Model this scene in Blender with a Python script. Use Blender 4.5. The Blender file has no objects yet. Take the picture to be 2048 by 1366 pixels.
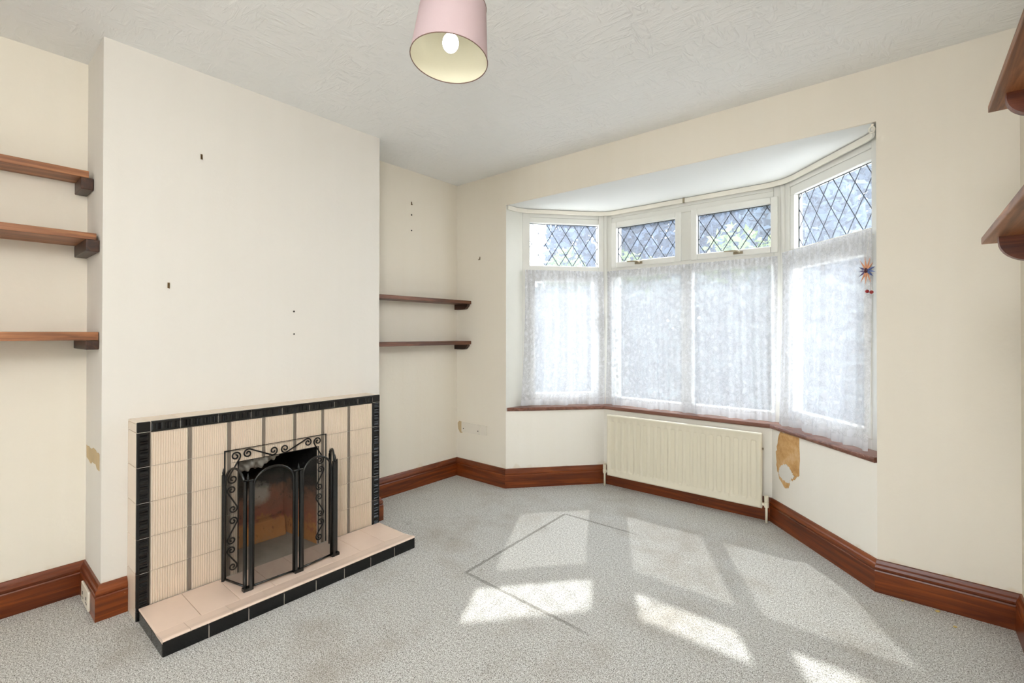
import bpy, math, random
from mathutils import Matrix, Vector
import numpy as np

random.seed(7)
rng = np.random.default_rng(7)
scene = bpy.context.scene
C = scene.collection

# ------------------------------------------------------------------ camera
F_PX, PITCH, ROLL, PPY, YAW = 946.29, 0.0056, 0.0011, -22.8, 0.6938
CAM = Vector((2.8728, 0.0, 1.1762))
cam_data = bpy.data.cameras.new('camera')
cam = bpy.data.objects.new('camera', cam_data)
C.objects.link(cam)
cam_data.sensor_width = 36.0
cam_data.lens = F_PX / 2048 * 36.0
cam_data.shift_y = PPY / 2048
cam_data.clip_start = 0.02
fw = Vector((-math.sin(YAW), math.cos(YAW), 0))
rt = Vector((math.cos(YAW), math.sin(YAW), 0))
up = Vector((0, 0, 1))
fw2 = fw * math.cos(PITCH) + up * math.sin(PITCH)
up2 = up * math.cos(PITCH) - fw * math.sin(PITCH)
r3 = rt * math.cos(ROLL) + up2 * math.sin(ROLL)
u3 = up2 * math.cos(ROLL) - rt * math.sin(ROLL)
cam.matrix_world = Matrix(((r3.x, u3.x, -fw2.x, CAM.x), (r3.y, u3.y, -fw2.y, CAM.y),
                           (r3.z, u3.z, -fw2.z, CAM.z), (0, 0, 0, 1)))
scene.camera = cam

# ------------------------------------------------------------------ sky, sun, exposure
SUN_DIR = Vector((0.448, -0.81, -1.0)).normalized()
SKY_STRENGTH = 1.0
SUN_STRENGTH = 3.9
EXPOSURE = 0.96
BULB_STRENGTH = 2.9
FILL_GLOBE_STRENGTH = 18.0

world = bpy.data.worlds.new('world')
scene.world = world
world.use_nodes = True
wn = world.node_tree.nodes
wl = world.node_tree.links
wn.clear()
w_out = wn.new('ShaderNodeOutputWorld')
w_bg = wn.new('ShaderNodeBackground')
w_geo = wn.new('ShaderNodeNewGeometry')
w_sep = wn.new('ShaderNodeSeparateXYZ')
w_ramp = wn.new('ShaderNodeValToRGB')
w_ramp.color_ramp.elements[0].position = 0.0
w_ramp.color_ramp.elements[0].color = (0.935, 0.955, 1.0, 1)
w_ramp.color_ramp.elements[1].position = 0.9
w_ramp.color_ramp.elements[1].color = (0.84, 0.90, 1.0, 1)
w_tc = wn.new('ShaderNodeTexCoord')
wl.new(w_tc.outputs['Generated'], w_sep.inputs[0])
wl.new(w_sep.outputs['Z'], w_ramp.inputs[0])
wl.new(w_ramp.outputs[0], w_bg.inputs['Color'])
wl.new(w_bg.outputs[0], w_out.inputs[0])
w_bg.inputs['Strength'].default_value = SKY_STRENGTH * 6.0

sun_data = bpy.data.lights.new('sun', 'SUN')
sun_data.energy = SUN_STRENGTH
sun_data.angle = math.radians(1.0)
sun_data.color = (1.0, 0.985, 0.96)
sun = bpy.data.objects.new('sun', sun_data)
sun.rotation_euler = SUN_DIR.to_track_quat('-Z', 'Y').to_euler()
sun.location = (-4, 9, 12)
C.objects.link(sun)

scene.view_settings.view_transform = 'Standard'
scene.view_settings.look = 'None'
scene.view_settings.gamma = 1.0
scene.view_settings.use_curve_mapping = False
scene.view_settings.exposure = EXPOSURE
scene.cycles.max_bounces = 6
scene.cycles.diffuse_bounces = 4
scene.cycles.glossy_bounces = 3
scene.cycles.transparent_max_bounces = 12
scene.cycles.adaptive_threshold = 0.03
scene.cycles.use_light_tree = False
scene.cycles.caustics_reflective = False
scene.cycles.caustics_refractive = False

# ------------------------------------------------------------------ room measures (metres)
H = 2.4
W = 3.225
YW = 2.738
YB = -2.2
CB = 0.327
Y0, Y1 = 0.419, 1.754
ZS = 2.15            # bay soffit
BAY = [(0.536, YW), (1.047, 3.331), (2.2265, 3.331), (2.771, YW)]
WIN = [(0.556, 2.913), (1.005, 3.43), (2.275, 3.43), (2.785, 2.876)]
SILL_Z = 0.604

# ------------------------------------------------------------------ material helpers
def lin(r, g, b):
    f = lambda c: (c / 255) / 12.92 if c / 255 <= 0.04045 else ((c / 255 + 0.055) / 1.055) ** 2.4
    return (f(r), f(g), f(b), 1)


class NT:
    def __init__(self, name):
        self.m = bpy.data.materials.new(name)
        self.m.use_nodes = True
        self.t = self.m.node_tree
        self.t.nodes.clear()
        self.out = self.n('ShaderNodeOutputMaterial')

    def n(self, typ, **kw):
        nd = self.t.nodes.new(typ)
        for k, v in kw.items():
            setattr(nd, k, v)
        return nd

    def l(self, a, b):
        self.t.links.new(a, b)

    def val(self, sock, v):
        if hasattr(v, 'is_linked') or hasattr(v, 'links'):
            self.l(v, sock)
        else:
            sock.default_value = v

    def coords(self, kind='Object', scale=(1, 1, 1), loc=(0, 0, 0)):
        tc = self.n('ShaderNodeTexCoord')
        mp = self.n('ShaderNodeMapping')
        mp.inputs['Scale'].default_value = scale
        mp.inputs['Location'].default_value = loc
        self.l(tc.outputs[kind], mp.inputs['Vector'])
        return mp.outputs[0]

    def noise(self, vec, scale, detail=3, rough=0.5, dist=0.0):
        nd = self.n('ShaderNodeTexNoise')
        nd.inputs['Scale'].default_value = scale
        nd.inputs['Detail'].default_value = detail
        nd.inputs['Roughness'].default_value = rough
        nd.inputs['Distortion'].default_value = dist
        self.l(vec, nd.inputs['Vector'])
        return nd.outputs[0]

    def voro(self, vec, scale, feature='F1', out=0):
        nd = self.n('ShaderNodeTexVoronoi', feature=feature)
        nd.inputs['Scale'].default_value = scale
        self.l(vec, nd.inputs['Vector'])
        return nd.outputs[out]

    def ramp(self, fac, stops, interp='LINEAR'):
        nd = self.n('ShaderNodeValToRGB')
        cr = nd.color_ramp
        cr.interpolation = interp
        while len(cr.elements) < len(stops):
            cr.elements.new(0.5)
        for e, (p, c) in zip(cr.elements, stops):
            e.position = p
            e.color = c if len(c) == 4 else (*c, 1)
        self.l(fac, nd.inputs[0])
        return nd.outputs[0]

    def math(self, op, a, b=0.0, clamp=False):
        nd = self.n('ShaderNodeMath', operation=op, use_clamp=clamp)
        self.val(nd.inputs[0], a)
        self.val(nd.inputs[1], b)
        return nd.outputs[0]

    def mix(self, fac, a, b, blend='MIX'):
        nd = self.n('ShaderNodeMix', data_type='RGBA', blend_type=blend)
        self.val(nd.inputs[0], fac)
        self.val(nd.inputs[6], a)
        self.val(nd.inputs[7], b)
        return nd.outputs[2]

    def sepxyz(self, vec):
        nd = self.n('ShaderNodeSeparateXYZ')
        self.l(vec, nd.inputs[0])
        return nd.outputs

    def bump(self, h, strength=0.3, dist=0.01):
        nd = self.n('ShaderNodeBump')
        nd.inputs['Strength'].default_value = strength
        nd.inputs['Distance'].default_value = dist
        self.l(h, nd.inputs['Height'])
        return nd.outputs[0]

    def principled(self, color, rough=0.6, normal=None, metal=0.0, spec=0.5, **extra):
        p = self.n('ShaderNodeBsdfPrincipled')
        self.val(p.inputs['Base Color'], color)
        self.val(p.inputs['Roughness'], rough)
        p.inputs['Metallic'].default_value = metal
        p.inputs['Specular IOR Level'].default_value = spec
        for k, v in extra.items():
            self.val(p.inputs[k.replace('_', ' ')], v)
        if normal is not None:
            self.l(normal, p.inputs['Normal'])
        return p

    def diffuse(self, color, normal=None):
        d = self.n('ShaderNodeBsdfDiffuse')
        self.val(d.inputs['Color'], color)
        if normal is not None:
            self.l(normal, d.inputs['Normal'])
        return d

    def done(self, shader):
        self.l(shader.outputs[0], self.out.inputs['Surface'])
        return self.m


def plain(name, col, rough=0.5, metal=0.0, spec=0.5, vary=0.06, bump=0.0):
    t = NT(name)
    co = t.coords()
    nz = t.noise(co, 9, 4)
    c = t.mix(nz, tuple(x * (1 - vary) for x in col[:3]) + (1,), tuple(min(1, x * (1 + vary)) for x in col[:3]) + (1,))
    nrm = t.bump(t.noise(co, 60, 2), bump, 0.004) if bump else None
    return t.done(t.principled(c, rough, nrm, metal, spec))


def wall_mat(name, a, b, stain):
    t = NT(name)
    co = t.coords()
    big = t.noise(co, 1.3, 2, 0.6)
    streak = t.noise(t.coords(scale=(14, 14, 0.35)), 1.0, 3)
    base = t.mix(t.math('MULTIPLY', t.math('ADD', big, streak), 0.5), a, b)
    # damp-stained band just above the skirting, blotches with a ragged edge
    z = t.sepxyz(co)[2]
    rag = t.noise(co, 7, 3, 0.7)
    lim = t.math('ADD', 0.135, t.math('MULTIPLY', t.math('SUBTRACT', rag, 0.45), 0.22))
    st = t.math('MULTIPLY', t.math('SUBTRACT', lim, z), 18, clamp=True)
    base = t.mix(t.math('MULTIPLY', st, 0.5), base, stain)
    h = t.noise(co, 48, 2)
    return t.done(t.diffuse(base, t.bump(h, 0.10, 0.006)))


def matte(name, col):
    t = NT(name)
    return t.done(t.diffuse(col))


def wood(name, dark, mid, light, axis='Y', rough=0.4, knots=0.3, chips=False, coord='Object', spec=0.5):
    t = NT(name)
    s = {'X': (1.2, 22, 22), 'Y': (22, 1.2, 22), 'Z': (22, 22, 1.2)}[axis]
    info = t.n('ShaderNodeObjectInfo')
    co = t.coords(coord, s)
    off = t.n('ShaderNodeVectorMath', operation='ADD')
    t.l(co, off.inputs[0])
    t.l(info.outputs['Random'], off.inputs[1])
    g = t.noise(off.outputs[0], 1.6, 6, 0.62, 0.9)
    c = t.ramp(g, [(0.28, dark), (0.5, mid), (0.72, light)])
    ks = {'X': (1.6, 6, 6), 'Y': (6, 1.6, 6), 'Z': (6, 6, 1.6)}[axis]
    k = t.noise(t.coords(coord, ks), 1.7, 4, 0.6, 0.6)
    kf = t.math('MULTIPLY', t.math('SUBTRACT', k, 0.56), 7, clamp=True)
    c = t.mix(t.math('MULTIPLY', kf, knots), c, dark)
    if chips:
        ch = t.noise(t.coords(coord, (55, 55, 75) if coord == 'Object' else (60, 60, 60)), 1.0, 2)
        cf = t.math('MULTIPLY', t.math('SUBTRACT', ch, 0.775), 60, clamp=True)
        c = t.mix(cf, c, lin(214, 190, 160))
    return t.done(t.principled(c, rough, t.bump(g, 0.12, 0.003), spec=spec))


def make_carpet():
    t = NT('carpet_pile')
    co = t.coords()
    fine = t.noise(co, 250, 2, 0.8)
    mid = t.noise(co, 90, 2, 0.6)
    f = t.math('ADD', t.math('MULTIPLY', fine, 0.8), t.math('MULTIPLY', mid, 0.2))
    c = t.ramp(f, [(0.37, lin(98, 94, 86)), (0.48, lin(188, 185, 178)), (0.59, lin(243, 242, 238))])
    # worn and soiled blotches
    b1 = t.noise(co, 1.7, 5, 0.65)
    c = t.mix(t.math('MULTIPLY', t.math('SUBTRACT', b1, 0.50), 3.2, clamp=True), c, t.mix(0.65, c, lin(150, 136, 116)))
    b2 = t.noise(t.coords(loc=(3.1, 1.7, 0)), 4.3, 6, 0.7)
    sf = t.math('MULTIPLY', t.math('SUBTRACT', b2, 0.62), 6, clamp=True)
    c = t.mix(t.math('MULTIPLY', sf, 0.55), c, lin(112, 101, 88), 'MIX')
    b3 = t.noise(t.coords(loc=(7.1, 2.2, 0)), 22, 3, 0.6)
    sf = t.math('MULTIPLY', t.math('SUBTRACT', b3, 0.71), 12, clamp=True)
    c = t.mix(t.math('MULTIPLY', sf, 0.5), c, lin(88, 80, 70))
    # rug dent outline: shade in the dents painted as darker lines
    s = t.sepxyz(co)
    wob = t.math('MULTIPLY', t.math('SUBTRACT', t.noise(co, 30, 2), 0.5), 0.012)
    x = t.math('ADD', s[0], wob)
    y = t.math('ADD', s[1], wob)

    def seg(u, v, u0, slope, v0, v1, wd, amt):
        d = t.math('ABSOLUTE', t.math('SUBTRACT', u, t.math('ADD', u0, t.math('MULTIPLY', t.math('SUBTRACT', v, v0), slope))))
        m = t.math('MULTIPLY', t.math('SUBTRACT', wd, d), 300, clamp=True)
        m = t.math('MULTIPLY', m, t.math('MULTIPLY', t.math('SUBTRACT', v, v0), 80, clamp=True))
        m = t.math('MULTIPLY', m, t.math('MULTIPLY', t.math('SUBTRACT', v1, v), 8, clamp=True))
        return t.math('MULTIPLY', m, amt)
    l1 = seg(x, y, 1.212, -0.0446, 1.640, 2.70, 0.0105, 0.5)
    l1 = t.math('MULTIPLY', l1, t.math('MULTIPLY', t.math('SUBTRACT', 2.594, y), 80, clamp=True))
    l2 = seg(y, x, 2.588, 0.012, 1.165, 1.70, 0.0105, 0.45)
    l3 = seg(y, x, 1.646, -0.042, 1.205, 1.95, 0.0105, 0.45)
    m = t.math('MAXIMUM', l1, t.math('MAXIMUM', l2, l3))
    c = t.mix(m, c, lin(96, 88, 78))
    return t.done(t.diffuse(c, t.bump(fine, 0.55, 0.008)))


def make_ceiling():
    t = NT('textured_ceiling_paint')
    co = t.coords()
    a = t.noise(t.coords(scale=(34, 9, 1)), 1.0, 2, 0.6, 0.8)
    b = t.noise(t.coords(scale=(9, 34, 1)), 1.0, 3, 0.6, 0.8)
    sel = t.noise(co, 9, 2)
    h = t.mix(t.math('MULTIPLY', t.math('SUBTRACT', sel, 0.44), 9, clamp=True), a, b)
    hb = t.ramp(h, [(0.46, (0, 0, 0)), (0.66, (1, 1, 1))])
    big = t.noise(co, 1.2, 1)
    c = t.mix(big, lin(244, 243, 240), lin(249, 249, 247))
    # plain near-white paint with a raised texture
    return t.done(t.diffuse(c, t.bump(hb, 0.35, 0.006)))


VEIL = 0.05


def make_glass():
    t = NT('window_glass')
    g = t.n('ShaderNodeBsdfGlossy')
    g.inputs['Roughness'].default_value = 0.03
    tr = t.n('ShaderNodeBsdfTransparent')
    tr.inputs['Color'].default_value = (0.96, 0.98, 0.98, 1)
    lw = t.n('ShaderNodeLayerWeight')
    f = t.math('ADD', 0.03, t.math('MULTIPLY', t.math('POWER', lw.outputs['Facing'], 4.0), 0.6))
    mx = t.n('ShaderNodeMixShader')
    t.l(f, mx.inputs[0])
    t.l(tr.outputs[0], mx.inputs[1])
    t.l(g.outputs[0], mx.inputs[2])
    # bluish haze over the view, put into the glass as a translucent veil
    ds = t.n('ShaderNodeBsdfTranslucent')
    ds.inputs['Color'].default_value = (0.80, 0.86, 1.0, 1)
    m2 = t.n('ShaderNodeMixShader')
    m2.inputs[0].default_value = VEIL
    t.l(mx.outputs[0], m2.inputs[1])
    t.l(ds.outputs[0], m2.inputs[2])
    return t.done(m2)


def make_lace():
    t = NT('lace_net')
    uv = t.coords('UV')
    wob = t.noise(uv, 9, 2)
    wv = t.n('ShaderNodeVectorMath', operation='ADD')
    t.l(uv, wv.inputs[0])
    sc = t.n('ShaderNodeVectorMath', operation='SCALE')
    sc.inputs['Scale'].default_value = 0.03
    t.l(wob, sc.inputs[0])
    t.l(sc.outputs[0], wv.inputs[1])
    v = t.voro(wv.outputs[0], 22, 'DISTANCE_TO_EDGE')
    motif = t.math('MULTIPLY', t.math('SUBTRACT', v, 0.20), 14, clamp=True)
    v2 = t.voro(uv, 46, 'F1')
    dots = t.math('MULTIPLY', t.math('SUBTRACT', 0.26, v2), 9, clamp=True)
    curl = t.noise(uv, 26, 3, 0.6, 2.4)
    cf = t.math('MULTIPLY', t.math('SUBTRACT', 0.06, t.math('ABSOLUTE', t.math('SUBTRACT', curl, 0.5))), 30, clamp=True)
    m = t.math('MAXIMUM', motif, t.math('MULTIPLY', cf, 0.7))
    m = t.math('MAXIMUM', m, t.math('MULTIPLY', dots, 0.6))
    s = t.sepxyz(uv)
    hem = t.math('MULTIPLY', t.math('SUBTRACT', 0.045, s[1]), 200, clamp=True)
    m = t.math('MAXIMUM', m, t.math('MULTIPLY', hem, 0.8))
    op = t.math('ADD', 0.66, t.math('MULTIPLY', m, 0.26))
    d = t.n('ShaderNodeBsdfDiffuse')
    d.inputs['Color'].default_value = (0.93, 0.93, 0.95, 1)
    tl = t.n('ShaderNodeBsdfTranslucent')
    tl.inputs['Color'].default_value = (0.25, 0.26, 0.285, 1)
    m1 = t.n('ShaderNodeMixShader')
    m1.inputs[0].default_value = 0.36
    t.l(d.outputs[0], m1.inputs[1])
    t.l(tl.outputs[0], m1.inputs[2])
    tr = t.n('ShaderNodeBsdfTransparent')
    m2 = t.n('ShaderNodeMixShader')
    t.l(op, m2.inputs[0])
    t.l(tr.outputs[0], m2.inputs[1])
    t.l(m1.outputs[0], m2.inputs[2])
    return t.done(m2)


def make_screen_mesh():
    t = NT('fine_black_wire_gauze')
    tr = t.n('ShaderNodeBsdfTransparent')
    d = t.n('ShaderNodeBsdfPrincipled')
    d.inputs['Base Color'].default_value = lin(34, 32, 27)
    d.inputs['Roughness'].default_value = 0.5
    co = t.coords()
    nz = t.noise(co, 14, 3)
    f = t.math('ADD', 0.27, t.math('MULTIPLY', nz, 0.18))
    mx = t.n('ShaderNodeMixShader')
    t.l(f, mx.inputs[0])
    t.l(tr.outputs[0], mx.inputs[1])
    t.l(d.outputs[0], mx.inputs[2])
    return t.done(mx)


def make_firebox():
    t = NT('sooty_fireclay')
    co = t.coords()
    s = t.sepxyz(co)
    nz = t.noise(co, 7, 5, 0.65)
    n2 = t.noise(co, 22, 4, 0.7)
    hgt = t.math('ADD', s[2], t.math('MULTIPLY', t.math('SUBTRACT', nz, 0.5), 0.30))
    c = t.ramp(t.math('MULTIPLY', hgt, 2.0), [(0.02, lin(176, 146, 112)), (0.12, lin(214, 150, 88)), (0.30, lin(206, 138, 80)),
                                              (0.36, lin(176, 108, 80)), (0.54, lin(150, 104, 80)), (0.68, lin(62, 54, 46)), (0.86, lin(16, 15, 14))])
    # pale scoured patch left of the middle
    dy = t.math('SUBTRACT', s[1], 0.0225)
    dz = t.math('SUBTRACT', s[2], 0.295)
    dd = t.math('SQRT', t.math('ADD', t.math('MULTIPLY', dy, dy), t.math('MULTIPLY', dz, dz)))
    dd = t.math('ADD', dd, t.math('MULTIPLY', t.math('SUBTRACT', n2, 0.5), 0.08))
    pf = t.math('MULTIPLY', t.math('SUBTRACT', 0.075, dd), 22, clamp=True)
    c = t.mix(t.math('MULTIPLY', pf, 0.75), c, lin(206, 198, 182))
    c = t.mix(t.math('MULTIPLY', t.math('SUBTRACT', n2, 0.60), 5, clamp=True), c, lin(46, 38, 32))
    return t.done(t.principled(c, 0.9, t.bump(n2, 0.4, 0.01), spec=0.15))


def make_torn():
    t = NT('bare_plaster_glue')
    co = t.coords()
    nz = t.noise(co, 12, 5, 0.7)
    c = t.ramp(nz, [(0.3, lin(186, 138, 82)), (0.5, lin(212, 168, 112)), (0.7, lin(224, 192, 148))])
    return t.done(t.principled(c, 0.85, t.bump(nz, 0.3, 0.006), spec=0.2))


def make_foliage(name, a, b):
    t = NT(name)
    info = t.n('ShaderNodeNewGeometry')
    c = t.mix(info.outputs['Random Per Island'], a, b)
    d = t.n('ShaderNodeBsdfDiffuse')
    t.l(c, d.inputs[0])
    tl = t.n('ShaderNodeBsdfTranslucent')
    t.l(c, tl.inputs[0])
    mx = t.n('ShaderNodeMixShader')
    mx.inputs[0].default_value = 0.35
    t.l(d.outputs[0], mx.inputs[1])
    t.l(tl.outputs[0], mx.inputs[2])
    return t.done(mx)


def make_bulb(name='lit_bulb', strength=None):
    t = NT(name)
    e = t.n('ShaderNodeEmission')
    e.inputs['Color'].default_value = (0.94, 0.97, 1.0, 1)
    e.inputs['Strength'].default_value = BULB_STRENGTH if strength is None else strength
    return t.done(e)


def make_shade(name, col, trans):
    t = NT(name)
    co = t.coords()
    nz = t.noise(t.coords(scale=(90, 90, 300)), 1, 2)
    c = t.mix(nz, tuple(x * 0.96 for x in col[:3]) + (1,), col)
    p = t.principled(c, 0.85, t.bump(nz, 0.08, 0.002), spec=0.2)
    tl = t.n('ShaderNodeBsdfTranslucent')
    t.l(c, tl.inputs[0])
    mx = t.n('ShaderNodeMixShader')
    mx.inputs[0].default_value = trans
    t.l(p.outputs[0], mx.inputs[1])
    t.l(tl.outputs[0], mx.inputs[2])
    return t.done(mx)


MAT = {
    'wall': wall_mat('cream_wallpaper', lin(234, 225, 208), lin(240, 233, 220), lin(206, 178, 130)),
    'breast': wall_mat('pale_breast_paint', lin(224, 218, 208), lin(230, 225, 217), lin(206, 182, 142)),
    'bay': wall_mat('pale_bay_paint', lin(239, 233, 220), lin(245, 240, 230), lin(206, 182, 142)),
    'ceiling': make_ceiling(),
    'soffit': matte('white_soffit', lin(234, 234, 230)),
    'carpet': make_carpet(),
    'skirting': wood('stained_skirting', lin(66, 24, 6), lin(112, 50, 15), lin(148, 75, 26), 'X', 0.32, 0.3, True, 'UV'),
    'shelf': wood('stained_shelf_wood', lin(84, 48, 26), lin(156, 100, 62), lin(196, 136, 90), 'Y', 0.45, 0.75),
    'shelf2': wood('dark_stained_shelf_wood', lin(58, 32, 20), lin(112, 70, 48), lin(142, 94, 66), 'Y', 0.45, 0.6),
    'shelfdark': wood('dark_bracket_wood', lin(34, 20, 12), lin(62, 36, 22), lin(88, 52, 32), 'X', 0.45, 0.5),
    'bracketred': wood('red_bracket_wood', lin(62, 26, 10), lin(112, 55, 26), lin(140, 76, 40), 'X', 0.4, 0.4),
    'sill': wood('sill_wood', lin(92, 56, 44), lin(122, 78, 62), lin(150, 108, 92), 'X', 0.3, 0.3, True),
    'upvc': plain('white_window_frame', lin(226, 224, 216), 0.35, vary=0.02),
    'jamb': plain('white_reveal_paint', lin(224, 222, 212), 0.5, vary=0.03),
    'track': plain('cream_track_plastic', lin(236, 230, 216), 0.4, vary=0.03),
    'seal': plain('grey_glazing_seal', lin(60, 66, 72), 0.6),
    'lead': plain('lead_came', lin(92, 98, 108), 0.5, metal=0.2),
    'glass': make_glass(),
    'lace': make_lace(),
    'rad': plain('cream_radiator_enamel', lin(232, 224, 202), 0.32, vary=0.02),
    'brass': plain('tarnished_brass', lin(120, 96, 66), 0.35, metal=0.8),
    'bronze': plain('worn_handle_metal', lin(148, 136, 112), 0.3, metal=0.6),
    'black': plain('black_glazed_tile', lin(16, 16, 16), 0.18, vary=0.2, spec=0.42),
    'beige': plain('beige_glazed_tile', lin(226, 208, 188), 0.25, vary=0.05),
    'hearth': plain('pink_hearth_tile', lin(236, 211, 192), 0.2, vary=0.06),
    'grey_strip': plain('taupe_strip_tile', lin(124, 112, 100), 0.25, vary=0.08),
    'grout': plain('pale_grout', lin(206, 198, 184), 0.9),
    'iron': plain('black_wrought_iron', lin(26, 23, 20), 0.45, metal=0.4),
    'enamel': plain('black_gloss_metal', lin(16, 17, 16), 0.25, spec=0.6),
    'gauze': make_screen_mesh(),
    'firebox': make_firebox(),
    'ash': plain('grey_ash', lin(168, 158, 142), 0.95, vary=0.3, bump=0.4),
    'bag': plain('sooty_plastic', lin(150, 144, 134), 0.35, vary=0.5, bump=0.5),
    'socket': plain('white_socket_plastic', lin(232, 222, 204), 0.3, vary=0.02),
    'dark': plain('dark_hole', lin(30, 24, 18), 0.8),
    'filler': plain('filler_patch', lin(230, 222, 208), 0.85, vary=0.08, bump=0.3),
    'torn': make_torn(),
    'plasterwhite': plain('exposed_white_plaster', lin(226, 222, 212), 0.9, vary=0.04, bump=0.3),
    'glue': plain('old_glue_residue', lin(198, 174, 134), 0.85, vary=0.25, bump=0.6),
    'pink': make_shade('pink_lampshade_fabric', lin(206, 184, 186), 0.15),
    'lining': make_shade('cream_shade_lining', lin(238, 232, 206), 0.12),
    'trim': plain('brown_shade_trim', lin(128, 100, 88), 0.7),
    'bulb': make_bulb(),
    'globe': make_bulb('fill_light_globe', FILL_GLOBE_STRENGTH),
    'whiteplastic': plain('white_lamp_plastic', lin(235, 233, 226), 0.4, vary=0.02),
    'orange': plain('ornament_peach', lin(214, 152, 116), 0.35),
    'blue': plain('ornament_blue', lin(84, 104, 158), 0.35),
    'purple': plain('ornament_purple', lin(82, 58, 108), 0.35),
    'red': plain('ornament_red_bead', lin(150, 24, 26), 0.2),
    'maroon': plain('ornament_maroon', lin(66, 18, 34), 0.25),
    'crumb': plain('yellow_crumb', lin(214, 190, 120), 0.9),
    'leaf_dark': make_foliage('dark_tree_leaf', (0.035, 0.055, 0.085, 1), (0.09, 0.12, 0.17, 1)),  # blue skylight and haze put into the leaf colour
    'leaf_mid': make_foliage('mid_tree_leaf', (0.05, 0.075, 0.10, 1), (0.12, 0.155, 0.19, 1)),  # distant leaves, tinted blue for skylight and haze as well
    'leaf_lime': make_foliage('lime_shrub_leaf', (0.08, 0.12, 0.035, 1), (0.19, 0.24, 0.10, 1)),
    'leaf_hedge': make_foliage('hedge_leaf', (0.11, 0.135, 0.13, 1), (0.19, 0.225, 0.22, 1)),
    'bark': plain('tree_bark', (0.05, 0.04, 0.03, 1), 0.9, vary=0.3),
    'lawn': matte('garden_paving', (0.26, 0.25, 0.23, 1)),
    'brick': plain('outer_render', lin(190, 176, 160), 0.9),
}

# ------------------------------------------------------------------ object helpers
MW = {}


def tag(o, label=None, cat=None, group=None, kind=None):
    if label:
        o['label'] = label
    if cat:
        o['category'] = cat
    if group:
        o['group'] = group
    if kind:
        o['kind'] = kind
    return o


def root(name, loc=(0, 0, 0), rz=0.0, **kw):
    o = bpy.data.objects.new(name, None)
    C.objects.link(o)
    o.empty_display_size = 0.05
    o.location = loc
    o.rotation_euler = (0, 0, rz)
    MW[o] = Matrix.Translation(Vector(loc)) @ Matrix.Rotation(rz, 4, 'Z')
    return tag(o, **kw)


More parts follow.
